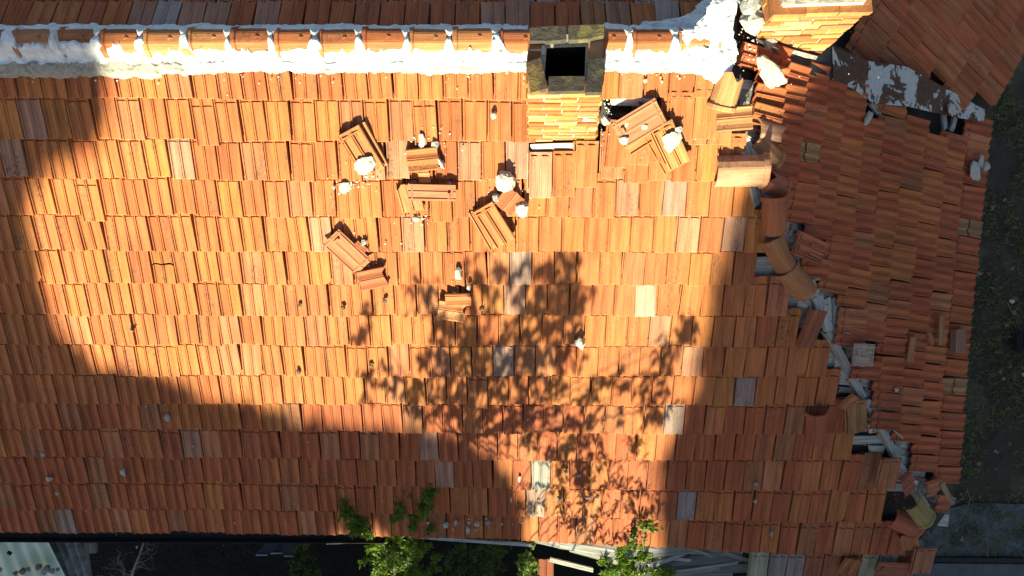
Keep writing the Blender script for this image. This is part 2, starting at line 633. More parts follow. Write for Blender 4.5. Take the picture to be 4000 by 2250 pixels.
def tile_color(kind_=0):
    r = R_()
    if r < (0.018 if kind_ == 0 else 0.012):
        c = (0.42, 0.215, 0.145)      # bleached grey-pink
    elif r < 0.12:
        c = (0.47, 0.178, 0.082)    # pinkish
    elif r < 0.24:
        c = (0.45, 0.138, 0.050)    # redder
    elif r < 0.42:
        c = (0.47, 0.172, 0.054)    # yellowish
    else:
        c = ORANGE
    if kind_ >= 1:
        q = R_()
        if q < .06:
            c = (0.36, 0.142, 0.064)     # mossy brown
        elif q < .65:
            c = (0.42, 0.118, 0.048)
        if kind_ == 2:
            c = (c[0] * .95, c[1] * .86, c[2] * .86)
    k = U(0.93, 1.06)
    return (c[0] * k, c[1] * k * U(.96, 1.04), c[2] * k * U(.95, 1.05))


# ================================================================== THE HOUSE
house = empty('house', 'old house under a wide broken orange clay tile roof seen from above', 'house')


def slab(name, pl, poly, h, m, parent, thick=0.02):
    mb = MB()
    pts = [pl.at(x, y, h) for x, y in poly]
    n = len(pts)
    mb.add(pts + [p - pl.n * thick for p in pts], [tuple(range(n))[::-1], tuple(range(n, 2 * n))] + [(i, (i + 1) % n, n + (i + 1) % n, n + i) for i in range(n)])
    return link(name, mb.mesh(name, m), parent)


front = slab('front_roof_slope', FR, [(-700, 150), (2060, 150), (2060, 560), (2340, 560), (2340, 400), (2380, 330), (2380, 150), (2740, 150), (3640, 2050), (3560, 2150), (2930, 2110), (2080, 2060), (1500, 2040), (-700, 2040)], -0.10, M['darkdeck'], house)
hipend = slab('hip_roof_slope', RT, [(2770, 150), (3220, 150), (3840, 470), (3705, 1990), (3640, 2080), (3300, 1340), (2990, 680)], -0.10, M['darkdeck'], house)
back = slab('back_roof_slope', BK, [(-700, 140), (2060, 140), (2060, 60), (2360, 60), (2360, 140), (2760, 130), (2960, -500), (-700, -500)], -0.06, M['darkdeck'], house)

# ---- front slope tiles: course noses measured in the photograph
ROWS = [388, 548, 700, 842, 980, 1108, 1228, 1345, 1463, 1573, 1673, 1782, 1880, 1983, 2075, 2172]
ROW2 = [388, 548, 700, 842, 980, 1108, 1228, 1346, 1464, 1577, 1688, 1795, 1904, 2011, 2103, 2215]
ROW3 = [375, 556, 703, 842, 980, 1108, 1228, 1348, 1466, 1577, 1693, 1793, 1912, 2036, 2160, 2275]


def row_y(k, px):
    y = interp([(900, ROWS[k]), (2000, ROW2[k]), (3100, ROW3[k])], px)
    if px < 1000:
        y -= 11 * (1 - px / 1000.0) * (1 - k / 14.0)
    return y + 6 * noise.noise(Vector((px / 300.0, k * 3.7, 0))) + 2.5 * noise.noise(Vector((px / 90.0, k * 5.1, 4)))


HIPL = [(250, 2775), (388, 2800), (450, 2805), (556, 2880), (703, 2905), (842, 2950), (980, 2985), (1108, 3010), (1228, 3115), (1348, 3160), (1466, 3262), (1577, 3290), (1693, 3330), (1793, 3412), (1912, 3425), (2036, 3470), (2160, 3560), (2300, 3570)]
NOFRONT = [
    [(2084, 240), (2340, 240), (2340, 640), (2084, 640)],          # chimney
    [(2375, 372), (2610, 372), (2610, 530), (2375, 530)],          # hole beside the chimney
    [(2055, 600), (2335, 600), (2335, 700), (2055, 700)],          # long tiles laid by hand below the chimney
]
X0 = FR.at(1000 + 1150 / 2.337 - 2, 388).x
front_list = []
for k in range(16):
    yc = ROWS[k]
    for c in range(-34, 40):
        x = X0 + (c - 0.27 * k) * TW * 1.004
        # find the pixel of this column at the row's nose
        P = FR.at(2000, ROW2[k])
        px = proj(Vector((x, P.y, P.z)))[0]
        if px < -90 or px > 3560:
            continue
        y = row_y(k, px)
        P = FR.at(px, y)
        P.x += (x - P.x) * .5
        px, py = proj(P)
        mid_y = py - 60
        if px > interp(HIPL, mid_y) - 16:
            continue
        if any(inpoly(px, mid_y, q) for q in NOFRONT):
            continue
        if k == 15 and px < 2945:
            continue
        front_list.append((k, px, py, P))

GREY, PINK = (.37, .235, .185), (.46, .215, .125)
PALE = [(2068, 1045, GREY), (1585, 915, PINK), (1820, 615, PINK), (1545, 620, PINK), (2650, 885, PINK), (2550, 1165, (.46, .33, .25)), (2730, 1405, PINK), (1960, 1400, GREY), (2130, 1860, (.33, .31, .27)), (2088, 1965, GREY), (240, 2040, GREY),
        (2410, 755, PINK), (2560, 1285, PINK), (1240, 905, PINK), (2900, 1520, (.33, .22, .19)), (2690, 1965, (.33, .25, .24)), (2600, 1640, (.35, .24, .2)), (590, 820, PINK), (400, 620, PINK), (1430, 620, PINK), (1390, 1070, PINK)]
CRACK_F = [(655, 1095), (3300, 1905)]


def seat(pl, P, yaw=0.0, dz=0.0, pitch=0.0, roll=0.0, nose=0.036):
    t = math.atan2(nose, TL) + pitch
    m = frame(P + pl.n * (nose + dz - 0.018), pl.ac, pl.up, pl.n)
    return m @ Matrix.Rotation(yaw, 4, 'Z') @ Matrix.Rotation(roll, 4, 'Y') @ Matrix.Rotation(-t, 4, 'X')


def cracked(parent, mtx, col, cut, amp=0.03, gap=0.008, seed=1):
    c1 = jag(seed, cut - gap, amp, 22)
    c2 = jag(seed, cut + gap, amp, 22)
    a = tile_mb(hi=c1).mesh('cracked_tile', M['tile'])
    b = tile_mb(lo=c2).mesh('cracked_tile', M['tile'])
    m2 = mtx @ Matrix.Translation((0.004, 0.004, 0)) @ Matrix.Rotation(0.03, 4, 'Z')
    link('roof_tile', a, parent, mtx, col)
    link('roof_tile', b, parent, m2, col)


front_list.sort(key=lambda q: (q[0], q[1]))
in_view = [q for q in front_list if -45 < q[1] < 4000]
singles = set(id(q) for q in in_view[:298])
rest = MB()
for q in front_list:
    k, px, py, P = q
    slip = U(-.05, .0) if R_() < .02 else 0.0
    mtx = seat(FR, P, yaw=random.gauss(0, .016) + (U(-.06, .06) if R_() < .03 else 0), dz=U(-.004, .007), roll=U(-.022, .022), pitch=U(-.008, .008))
    mtx = mtx @ Matrix.Translation((U(-.003, .003), random.gauss(0, .007) + slip, 0))
    if k >= 11 and px > 1500:
        mtx = mtx @ Matrix.Diagonal((1, 1.16, 1, 1))
    col = tile_color(1 if k > 9 else 0)
    for (ax_, ay_, ac_) in PALE:
        if abs(px - ax_) < 36 and abs(py - 58 - ay_) < 50:
            col = ac_
            break
    if k == 15:
        col = random.choice([(.36, .33, .22), (.30, .29, .25), (.36, .12, .06), (.34, .34, .25), (.33, .28, .26)])
    cr = [c for c in CRACK_F if abs(c[0] - px) < 42 and abs(c[1] - py) < 45]
    var = 'bite' if R_() < .03 else ('bite2' if R_() < .02 else 'tile')
    if id(q) in singles:
        if cr:
            cracked(front, mtx, col, .19, .02, .006, 3)
        else:
            link('roof_tile', SH[var], front, mtx, col)
    else:
        rest.merge(TILE_V['bite' if var == 'bite' else 'tile'], mtx, (U(0, 40), U(0, 90)), col)
o = link('roof_tiles', rest.mesh('lower_front_tiles', M['tile']), front)
kind(o, 'stuff')

# long tiles below the chimney and beside it, their ribbed heads bare
for (px, py, col, yaw) in [(2108, 768, (.47, .24, .15), .0), (2200, 764, ORANGE, .01), (2283, 727, (.46, .19, .07), -.01), (2645, 548, ORANGE, .0), (2742, 540, (.46, .19, .065), .01), (2572, 632, ORANGE, -.02), (2484, 640, (.46, .18, .065), -.04), (2402, 650, ORANGE, -.06), (2840, 700, ORANGE, .0)]:
    mtx = seat(FR, FR.at(px, py), yaw=yaw, dz=.022)
    link('roof_tile', SH['head'], front, mtx, col)

# ---- hip-end slope tiles
XK = [2768, 2850, 2930, 3010, 3092, 3174, 3251, 3332, 3413, 3495, 3580, 3662, 3739, 3829]
VPX, VPY = 8000.0, 1836.0
HIPR = [(100, 2900), (180, 2935), (300, 2945), (380, 2960), (450, 2985), (600, 3005), (740, 3050), (850, 3060), (900, 3085), (1000, 3120), (1090, 3150), (1100, 3190), (1150, 3255), (1250, 3285), (1330, 3310), (1480, 3390), (1560, 3385), (1600, 3440), (1690, 3450), (1760, 3535), (1870, 3545), (1930, 3600), (1960, 3800)]
VALLEY = [(2900, 120), (2960, 165), (3060, 225), (3170, 262), (3255, 312), (3330, 345), (3415, 402), (3545, 420), (3660, 445), (3755, 468), (3860, 470)]
NOHIP = [[(3405, 410), (3450, 410), (3450, 460), (3405, 460)], [(3650, 440), (3765, 440), (3765, 520), (3650, 520)], [(3490, 1715), (3545, 1715), (3545, 1800), (3490, 1800)],
         [(3320, 1335), (3430, 1335), (3430, 1440), (3320, 1440)], [(3100, 905), (3240, 905), (3240, 1040), (3100, 1040)], [(3530, 1860), (3740, 1860), (3740, 2000), (3530, 2000)]]
CRACK_R = [(3185, 615, .25), (3745, 893, .25), (3690, 1490, .27)]
dm = 0.0163
for k in range(1, len(XK)):
    for j in range(-30, 130):
        mm = -0.02 + (j + (0.38 * k) % 1.0) * dm * 0.5 * 2
        # pencil of fall lines through the vanishing point
        x = XK[k]
        for _ in range(3):
            y = VPY + mm * (x - VPX)
            x = XK[k] - 0.1 * (y - 850)
        y = VPY + mm * (x - VPX)
        if y < 60 or y > 1990:
            continue
        if y > 1450:
            x += (y - 1450) / 400.0 * 14
        dxl = XK[k] - XK[k - 1]
        mx, my = x - 40, y - 40 * (VPY - y) / (VPX - x)
        if mx < interp(HIPR, my) + 8:
            continue
        if my < interp(VALLEY, mx) + 6:
            continue
        if any(inpoly(mx, my, q) for q in NOHIP):
            continue
        P = RT.at(x, y)
        d = (RT.at(x + 10 * (VPX - x) / 1000, y + 10 * (VPY - y) / 1000) - P).normalized()
        up = -d
        ac = up.cross(RT.n).normalized()
        expo = (RT.at(x, y) - RT.at(x - dxl, y - dxl * (VPY - y) / (VPX - x))).length
        t = math.atan2(0.034, TL)
        m = frame(P + RT.n * 0.018, ac, up, RT.n) @ Matrix.Rotation(random.gauss(0, .02), 4, 'Z') @ Matrix.Rotation(U(-.045, .02), 4, 'Y') @ Matrix.Rotation(-t, 4, 'X')
        m = m @ Matrix.Translation((U(-.003, .003), random.gauss(0, .009), U(-.003, .008)))
        if mx < 3200 and my < 480:      # courses at the hip top have slumped towards the south
            m = m @ Matrix.Rotation(-.24 * min(1, (3230 - mx) / 150) * min(1, (520 - my) / 90), 4, 'Y')
        sc = max(0.8, min(1.15, (expo + .075) / TL))
        m = m @ Matrix.Diagonal((0.93, sc, 1, 1))
        col = tile_color(2)
        cr = [c for c in CRACK_R if abs(c[0] - mx) < 42 and abs(c[1] - my) < 38]
        if cr:
            CRACK_R.remove(cr[0])
            cracked(hipend, m, (.34, .18, .08), .2, .028, .007, 5)
        else:
            link('roof_tile', SH['bite' if R_() < .04 else 'soft'], hipend, m, col)

# ---- back slope tiles
yb = BK.at(2000, 98).y
for k, py0 in enumerate((14, -98, -200)):
    P0 = BK.at(2000, py0)
    for c in range(-26, 26):
        x = (c + .23 * k) * TW * 1.004 + .05
        P = Vector((x, P0.y, P0.z))
        px, py = proj(P)
        if px < -80 or px > 2800 or (2045 < px < 2375 and k == 0 and False):
            continue
        if px > 2800 - (py - 100) * -.3:
            continue
        m = frame(P + BK.n * 0.018, BK.ac, BK.up, BK.n) @ Matrix.Rotation(U(-.03, .03), 4, 'Z') @ Matrix.Rotation(-math.atan2(.034, TL), 4, 'X')
        m = m @ Matrix.Translation((0, U(-.012, .012), U(-.003, .006)))
        r = R_()
        col = (.38, .29, .27) if r < .13 else ((.40, .19, .13) if r < .35 else tile_color(1))
        link('roof_tile', SH['tile'], back, m, col)

# ---- ridge tiles and the lime plaster bedding
RY, RZ = RIDGE.y, RIDGE.z
ridge_x = [-125, 47, 222, 390, 560, 730, 900, 1069, 1240, 1412, 1595, 1767, 1945, 2290, 2466, 2645]
ridge_me = ridge_mb().mesh('ridge_tile', M['tile'])
RC = []
for i, px in enumerate(ridge_x):
    P = atz(px, 128, RZ + .08)
    RC.append(P.x)
    m = frame(Vector((P.x, RY + U(-.008, .008), RZ - .004 + U(-.004, .006))), Vector((0, -1, 0)), Vector((1, 0, 0)), Vector((0, 0, 1))) @ Matrix.Rotation(U(-.02, .02), 4, 'Z') @ Matrix.Rotation(.03, 4, 'X')
    col = random.choice([(.47, .19, .075), (.45, .14, .055), (.46, .155, .06), (.47, .21, .10)])
    link('ridge_tile', ridge_me, house, m, col)


def ridge_surface(x, s):
    """height of ridge tiles + slopes at world x, signed distance s south (+) or north (-) of the ridge line"""
    a = abs(s)
    prof = interp([(0, .088), (.03, .088), (.047, .085), (.083, .055), (.12, -.01), (.2, -.2)], a)
    sl = -a * (math.tan(rad(28.65)) if s > 0 else math.tan(rad(25))) + .045
    return RZ + max(prof, sl)


def plaster_strip(xa, xb, name):
    """south bedding, wavy toe on the tiles, tongues up over the joints"""
    mb = MB()
    nx = int((xb - xa) / 0.0125)
    ns = 22
    vs, uv, tn = [], [], []
    for i in range(nx + 1):
        x = xa + (xb - xa) * i / nx
        q = Vector((x * 2.2, 3.3, 0))
        toe = 0.225 + .018 * noise.noise(q) + .022 * noise.noise(q * 4.3) + .012 * noise.noise(q * 13)
        if x < -2.9:
            toe += 0.035
        near = min([abs(x - c + .02) for c in RC])
        top = 0.088 + .022 * noise.noise(q * 3.1 + Vector((0, 5, 0))) + .012 * noise.noise(q * 11)
        if x < -3.15:
            top = 0.045 + .05 * noise.noise(q * 2.6) + .03 * noise.noise(q * 7)
        wj = .05 + .05 * noise.noise(Vector((round(x * 3), 1.7, 0))) + .025 * noise.noise(q * 9)
        fl = min(1.0, max(0.0, 1.6 - 1.6 * near / max(.02, wj)))
        top = top - fl * (.12 + .06 * noise.noise(q * 2.2)) - (.02 if R_() < .1 else 0)
        for j in range(ns + 1):
            t = j / ns
            s = top + (toe - top) * t
            h = ridge_surface(x, s)
            th = .022 * math.sin(min(1, t * 6) * math.pi / 2) * (1 if t < .93 else 1 - (t - .93) / .07 * 1.6)
            bmp = .014 * noise.noise(Vector((x * 13, s * 13, 2))) + .011 * noise.noise(Vector((x * 38, s * 38, 7)))
            if noise.noise(Vector((x * 1.3, 9.1, 0))) > -.05:
                th += .012 * max(0, min(1, (t - .5) * 9))
            else:
                th += .006 * t
            vs.append((x, RY - s, h + th + bmp * (1 if 0 < j < ns else .3)))
            uv.append((x, s))
            cem = max(0, (s - (.165 if x > -2.7 else .12)) / .1) + .08
            tn.append((cem, cem, cem))
    fs = []
    for i in range(nx):
        for j in range(ns):
            a = i * (ns + 1) + j
            fs.append((a, a + 1, a + ns + 2, a + ns + 1))
    mb.add(vs, fs, uv, tn)
    # back face so the sheet is solid
    return link(name, mb.mesh(name, M['plaster'], True), house)


def plaster_north(xa, xb, name):
    mb = MB()
    nx = int((xb - xa) / 0.0125)
    ns = 10
    vs, uv, tn = [], [], []
    for i in range(nx + 1):
        x = xa + (xb - xa) * i / nx
        q = Vector((x * 3.2, 8.3, 0))
        toe = 0.155 + .03 * max(-.2, noise.noise(q)) + .03 * max(0, noise.noise(q * 4.3)) + .012 * noise.noise(q * 15)
        top = 0.082 + .015 * noise.noise(q * 5)
        near = min([abs(x - c + .02) for c in RC])
        top -= max(0.0, 1 - near / .05) * .10
        for j in range(ns + 1):
            t = j / ns
            s = top + (toe - top) * t
            h = ridge_surface(x, -s)
            th = .02 * math.sin(min(1, t * 4) * math.pi / 2) * (1 if t < .9 else 1 - (t - .9) * 12)
            vs.append((x, RY + s, h + th + .008 * noise.noise(Vector((x * 30, s * 30, 7)))))
            uv.append((x, s))
            tn.append((.05, .05, .05))
    fs = []
    for i in range(nx):
        for j in range(ns):
            a = i * (ns + 1) + j
            fs.append((a, a + ns + 1, a + ns + 2, a + 1))
    mb.add(vs, fs, uv, tn)
    return link(name, mb.mesh(name, M['plaster'], True), house)


xl = atz(-60, 200, RZ).x
x1 = atz(2062, 200, RZ).x
x2 = atz(2362, 200, RZ).x
x3 = atz(2800, 200, RZ).x
plaster_strip(xl, x1, 'ridge_plaster')
plaster_strip(x2, x3, 'ridge_plaster')
plaster_north(xl, x1, 'ridge_plaster')
plaster_north(x2, x3, 'ridge_plaster')


def mortar_patch(name, pl, poly, h, amp, seed, parent, cem=.05, step=.012):
    """a lumpy mortar sheet with a ragged rim, laid on plane pl over the given outline"""
    P = [pl.at(x, y) for x, y in poly]
    o = P[0]
    loc = [((p - o).dot(pl.ac), (p - o).dot(pl.up)) for p in P]
    xa, xb = min(p[0] for p in loc) - .03, max(p[0] for p in loc) + .03
    ya, yb = min(p[1] for p in loc) - .03, max(p[1] for p in loc) + .03
    nx, ny = int((xb - xa) / step) + 1, int((yb - ya) / step) + 1
    inside = {}
    for i in range(nx + 1):
        for j in range(ny + 1):
            x, y = xa + i * step, ya + j * step
            q = Vector((x * 16, y * 16, seed))
            inside[i, j] = inpoly(x + .022 * noise.noise(q), y + .022 * noise.noise(q + Vector((7, 7, 0))), loc)
    idx, vs, tn = {}, [], []

    def vert(i, j):
        if (i, j) not in idx:
            x, y = xa + i * step, ya + j * step
            rim = sum(inside.get((i + a, j + b), False) for a in (-2, 0, 2) for b in (-2, 0, 2)) / 9
            z = h * (rim ** .5) + (amp * noise.noise(Vector((x * 11, y * 11, seed + 3))) + amp * .5 * noise.noise(Vector((x * 33, y * 33, seed)))) * rim
            idx[i, j] = len(vs)
            vs.append(o + pl.ac * x + pl.up * y + pl.n * (z + .02))
            tn.append((cem,) * 3)
        return idx[i, j]
    fs = []
    for i in range(nx):
        for j in range(ny):
            if inside[i, j] or inside[i + 1, j] or inside[i, j + 1] or inside[i + 1, j + 1]:
                fs.append((vert(i, j), vert(i + 1, j), vert(i + 1, j + 1), vert(i, j + 1)))
    mb = MB()
    mb.add(vs, fs, None, tn)
    return link(name, mb.mesh(name, M['plaster']), parent)


mortar_patch('ridge_plaster', FR, [(2600, 150), (2700, 105), (2750, 60), (2780, 0), (2850, -30), (2875, 10), (2850, 70), (2858, 150), (2872, 200), (2850, 270), (2815, 300), (2785, 320), (2760, 300), (2690, 270), (2610, 260)], .07, .03, 2.2, house, .1)
mortar_patch('ridge_plaster', BK, [(2500, 112), (2640, 95), (2700, 70), (2745, 20), (2790, -40), (2850, -40), (2830, 40), (2790, 120), (2600, 140)], .06, .02, 5.2, house, .05)

# ---- rubble shapes
def rock_mb(seed, flat=.7, cuts=11):
    rnd = random.Random(seed)
    import bmesh
    bm = bmesh.new()
    bmesh.ops.create_icosphere(bm, subdivisions=3, radius=1.0)
    planes = [(Vector((rnd.gauss(0, 1), rnd.gauss(0, 1), rnd.gauss(0, 1))).normalized(), rnd.uniform(.5, .85)) for _ in range(cuts)]
    mb = MB()
    vs = []
    for v in bm.verts:
        p = v.co.copy()
        for n_, d in planes:
            e = p.dot(n_) - d
            if e > 0:
                p -= n_ * e
        p += v.co * ((.16 * noise.noise(p * 1.7 + Vector((seed * 3.3, 0, 0))) + .16 * noise.noise(p * 4.5 + Vector((seed, 0, 9)))))
        p.z = max(p.z, -.75) * flat
        vs.append(p)
    for ax_ in (0, 1):
        lo_, hi_ = min(p[ax_] for p in vs), max(p[ax_] for p in vs)
        for p in vs:
            p[ax_] = (p[ax_] - (lo_ + hi_) / 2) * 2 / (hi_ - lo_)
    mb.add(vs, [tuple(v.index for v in f.verts) for f in bm.faces])
    bm.free()
    return mb


ROCK = [rock_mb(i, .55 + .08 * (i % 4)).mesh('rubble_stone', M['rock']) for i in range(8)]


# ---- chimney with open flue (left)
def brick_box(parent, c, ax, ay, sx, sy, sz, m, col, seed):
    """one slightly uneven brick; ax, ay horizontal axes"""
    mb = MB()
    rnd = random.Random(seed)
    b = .006
    vs = []
    for z in (-1, 1):
        for (x, y) in ((-1, -1), (1, -1), (1, 1), (-1, 1)):
            vs.append((x * (sx / 2 + rnd.uniform(-.004, .003)), y * (sy / 2 + rnd.uniform(-.004, .003)), z * sz / 2 + rnd.uniform(-.003, .003)))
    fs = [(3, 2, 1, 0), (4, 5, 6, 7)] + [(i, (i + 1) % 4, 4 + (i + 1) % 4, 4 + i) for i in range(4)]
    mb.add(vs, fs)
    o = link('brick', mb.mesh('brick', m), parent, frame(c, ax, ay, Vector((0, 0, 1))), col)
    return o


def brick_color(rnd):
    r = rnd.random()
    if r < .25:
        return (.78, .72, .66)
    if r < .45:
        return (1.1, 1.35, 1.2)
    if r < .56:
        return (1.25, 1.75, 2.3)
    return (rnd.uniform(.85, 1.1), rnd.uniform(.9, 1.2), rnd.uniform(.85, 1.2))


def chimney(name, base4, top4, zb, zt, nco, lens, seed, label, core_in=.012):
    """base4/top4: corner points (xy) front-left, front-right, back-right, back-left at zb and zt"""
    rnd = random.Random(seed)
    mb = MB()

    def ring(z, inset):
        t = (z - zb) / (zt - zb)
        q = [base4[i].lerp(top4[i], t) for i in range(4)]
        c = sum(q, Vector((0, 0, 0))) / 4
        return [Vector((p.x, p.y, z)) + (Vector((c.x, c.y, 0)) - Vector((p.x, p.y, 0))).normalized() * inset for p in q]
    wt = .115
    a, b_, c, d = ring(zb - .25, core_in), ring(zt - .02, core_in), ring(zt - .02, wt * 1.35), ring(zb - .25, wt * 1.35)
    mb.add(a + b_ + c + d, [(i, (i + 1) % 4, 4 + (i + 1) % 4, 4 + i) for i in range(4)] + [(4 + i, 4 + (i + 1) % 4, 8 + (i + 1) % 4, 8 + i) for i in range(4)])
    core = link(name, mb.mesh(name, M['mortar']), house)
    core['label'] = label
    fl = MB()
    fl.add(c + d, [(i, 4 + i, 4 + (i + 1) % 4, (i + 1) % 4) for i in range(4)] + [(4, 5, 6, 7)])
    link('flue', fl.mesh('flue', M['soot']), core)
    hc = (zt - zb) / nco
    for k in range(nco):
        z = zb + hc * (k + .5)
        q = ring(z, 0)
        for e in range(4):
            p0, p1 = q[e], q[(e + 1) % 4]
            if e == 2:
                continue
            ax = (p1 - p0).normalized()
            ay = Vector((-ax.y, ax.x, 0))
            L = (p1 - p0).length
            x = 0.0
            first = True
            while x < L - .02:
                l = rnd.choice(lens)
                if first and (k + e) % 2:
                    l = l * .55
                first = False
                l = min(l, L - x)
                if L - x - l < .05:
                    l = L - x
                out = rnd.uniform(-.006, .014)
                cc = p0 + ax * (x + l / 2) + ay * (.05 - out)
                cc.z = z + rnd.uniform(-.003, .003)
                brick_box(core, cc, ax, ay, l - .012, .10, hc - rnd.uniform(.012, .026), M['brick'], brick_color(rnd), rnd.random())
                x += l
    return core


b1, b2 = FR.at(2065, 545), FR.at(2329, 545)
ct = atz(2200, 352, 0)
ray352 = ray(2200, 352)
zt1 = HC + ray352.z * (b1.y / ray352.y)
tl, tr = atz(2060, 352, zt1), atz(2353, 352, zt1)
bl_, br_ = atz(2072, 112, zt1), atz(2358, 107, zt1)
base4 = [Vector((b1.x, b1.y, 0)), Vector((b2.x, b2.y, 0)), Vector((b2.x, bl_.y + .05, 0)), Vector((b1.x, bl_.y + .05, 0))]
top4 = [Vector((tl.x, tl.y, 0)), Vector((tr.x, tr.y, 0)), Vector((br_.x, br_.y, 0)), Vector((bl_.x, bl_.y, 0))]
ch1 = chimney('chimney', base4, top4, b1.z - .06, zt1 - .065, 13, [.24, .25, .26, .22], 11, 'open-topped brick chimney, mortar crumbling, top bricks black with moss')


def top_brick(quad, z, th, m, col, parent):
    mb = MB()
    pts = [atz(x, y, z) for x, y in quad]
    lo = [p - Vector((0, 0, th)) for p in pts]
    rnd = random.Random(quad[0][0])
    mid = []
    n = len(pts)
    mb.add(pts + lo, [tuple(range(n))[::-1], tuple(range(n, 2 * n))] + [(i, (i + 1) % n, n + (i + 1) % n, n + i) for i in range(n)])
    return link('brick', mb.mesh('top_brick', m), parent, None, col)


for quad, dz, m, col in [
    ([(2069, 108), (2150, 101), (2211, 102), (2213, 154), (2140, 160), (2071, 158)], .0, 'mossbrick', (1, 1, 1)),
    ([(2221, 99), (2300, 97), (2360, 96), (2360, 138), (2300, 152), (2224, 156)], .004, 'mossbrick', (1.3, 1.25, 1.0)),
    ([(2069, 170), (2130, 171), (2131, 212), (2069, 222)], -.075, 'rock', (.9, .88, .82)),
    ([(2055, 244), (2112, 224), (2140, 345), (2074, 363)], -.01, 'mossbrick', (1.5, 1.15, .9)),
    ([(2143, 298), (2285, 297), (2284, 354), (2143, 357)], -.004, 'mossbrick', (1.0, .9, .85)),
    ([(2297, 231), (2361, 229), (2351, 360), (2288, 361)], .0, 'mossbrick', (.8, .8, .8)),
    ([(2328, 160), (2359, 159), (2359, 222), (2331, 224)], -.075, 'brick', (1, .95, .9)),
]:
    top_brick(quad, zt1 + dz, .062, M[m], col, ch1)

# ---- chimney at the hip top (right)
c1, c2 = RT.at(2950, 148), RT.at(3205, 212)
zt2 = HC - 5.30
d1 = Vector((c2.x - c1.x, c2.y - c1.y, 0)).normalized()
dn = Vector((-d1.y, d1.x, 0))
zb2 = c2.z - .02
F4 = [Vector((c1.x, c1.y, 0)), Vector((c2.x, c2.y, 0)), Vector((c2.x, c2.y, 0)) + dn * .62, Vector((c1.x, c1.y, 0)) + dn * .62]
ch2 = chimney('chimney', F4, F4, zb2, zt2, 9, [.235, .24, .23], 23, 'square brick chimney with corbelled rim beside the wing roof')
mb = MB()
cen = sum(F4, Vector((0, 0, 0))) / 4
for i in range(4):
    p0, p1 = F4[i], F4[(i + 1) % 4]
    ax = (p1 - p0).normalized()
    ay = Vector((-ax.y, ax.x, 0))
    L = (p1 - p0).length + .05
    for s in range(3):
        brick_box(ch2, p0 + ax * (L * (s + .5) / 3 - .025) + ay * .045 + Vector((0, 0, zt2 + .03)), ax, ay, L / 3 - .008, .13, .055, M['brick'], (1, 1, 1) if s != 1 else (1.1, 1.25, 1.2), i * 7 + s)
    brick_box(ch2, p0 + ax * (L * .5 - .025) + ay * .09 + Vector((0, 0, zt2 + .075)), ax, ay, L - .16, .10, .035, M['rock'], (.85, .75, .62), i * 9 + 5)

# ---- valley and chimney flashing
def sheet(name, pl, poly, hs, m, parent, label=None, thick=.004):
    pts = [pl.at(x, y, h) for (x, y), h in zip(poly, hs)]
    mb = MB()
    n = len(pts)
    c = sum(pts, Vector((0, 0, 0))) / n
    mb.add(pts + [p - pl.n * thick for p in pts], [tuple(range(n))[::-1], tuple(range(n, 2 * n))] + [(i, (i + 1) % n, n + (i + 1) % n, n + i) for i in range(n)])
    o = link(name, mb.mesh(name, m), parent)
    if label:
        o['label'] = label
    return o


sheet('chimney_flashing', RT, [(2945, 150), (3200, 216), (3262, 150), (3262, 325), (3150, 285), (3060, 240), (2960, 180)], [.02] * 7, M['darkmetal'], house, 'dark sheet metal flashing round the chimney foot')
sheet('valley_flashing', RT, [(3253, 180), (3400, 240), (3540, 260), (3760, 380), (3850, 430), (3842, 475), (3755, 462), (3650, 440), (3545, 415), (3415, 405), (3330, 345), (3254, 312)], [.03] * 12, M['flashing'], house, 'white painted valley flashing with large rust patches')
# torn white paint edge under the chimney
sheet('flashing_edge', RT, [(2955, 152), (3020, 172), (3100, 195), (3195, 220), (3188, 232), (3150, 226), (3110, 212), (3060, 200), (3035, 190), (2990, 178), (2958, 162)], [.03] * 11, M['rock'], house)


# ---- planks under the broken hip and in the holes
def plank(name, P0, P1, w, t, n, parent=None, col=(1, 1, 1), seed=1, ragged=.0, label=None, cat=None, group=None):
    d = P1 - P0
    L = d.length
    mb = MB()
    seg = max(3, int(L / .06))
    rnd = random.Random(seed)
    vs, uv = [], []
    for i in range(seg + 1):
        f = i / seg
        for (sx, sz) in ((-1, -1), (1, -1), (1, 1), (-1, 1)):
            yy = f * L
            if i in (0, seg):
                yy += rnd.uniform(-1, 1) * ragged
            wob = .05 * noise.noise(Vector((f * 3, seed, sx)))
            vs.append((sx * w / 2 * (1 + wob), yy, sz * t / 2 + .01 * noise.noise(Vector((f * 2.5, seed * 2.0, 5)))))
            uv.append((sx * w / 2 + (sz * t), yy))
    fs = [(3, 2, 1, 0), tuple(seg * 4 + i for i in range(4))]
    for i in range(seg):
        for k in range(4):
            a, b = i * 4 + k, i * 4 + (k + 1) % 4
            fs.append((a, b, b + 4, a + 4))
    mb.add(vs, fs, uv)
    o = link(name, mb.mesh(name, M['wood']), parent, frm(P0, d, n), col)
    if label:
        tag(o, label, cat, group)
    return o


HN = (FR.n + RT.n).normalized()
hip_pts = [(2800, 300), (3000, 760), (3180, 1180), (3330, 1450), (3480, 1760), (3640, 2010)]
for (a, b, w, t, h) in [((2790, 300), (3010, 800), .09, .10, -.06), ((3010, 800), (3190, 1180), .10, .10, -.06), ((3225, 1290), (3365, 1550), .075, .09, -.03), ((3375, 1560), (3500, 1790), .075, .09, -.03), ((3490, 1790), (3620, 1990), .08, .09, -.05)]:
    plank('hip_rafter', FR.at(*a, h), FR.at(*b, h), w, t, HN, house, (U(.9, 1.25),) * 3, seed=int(a[0]))
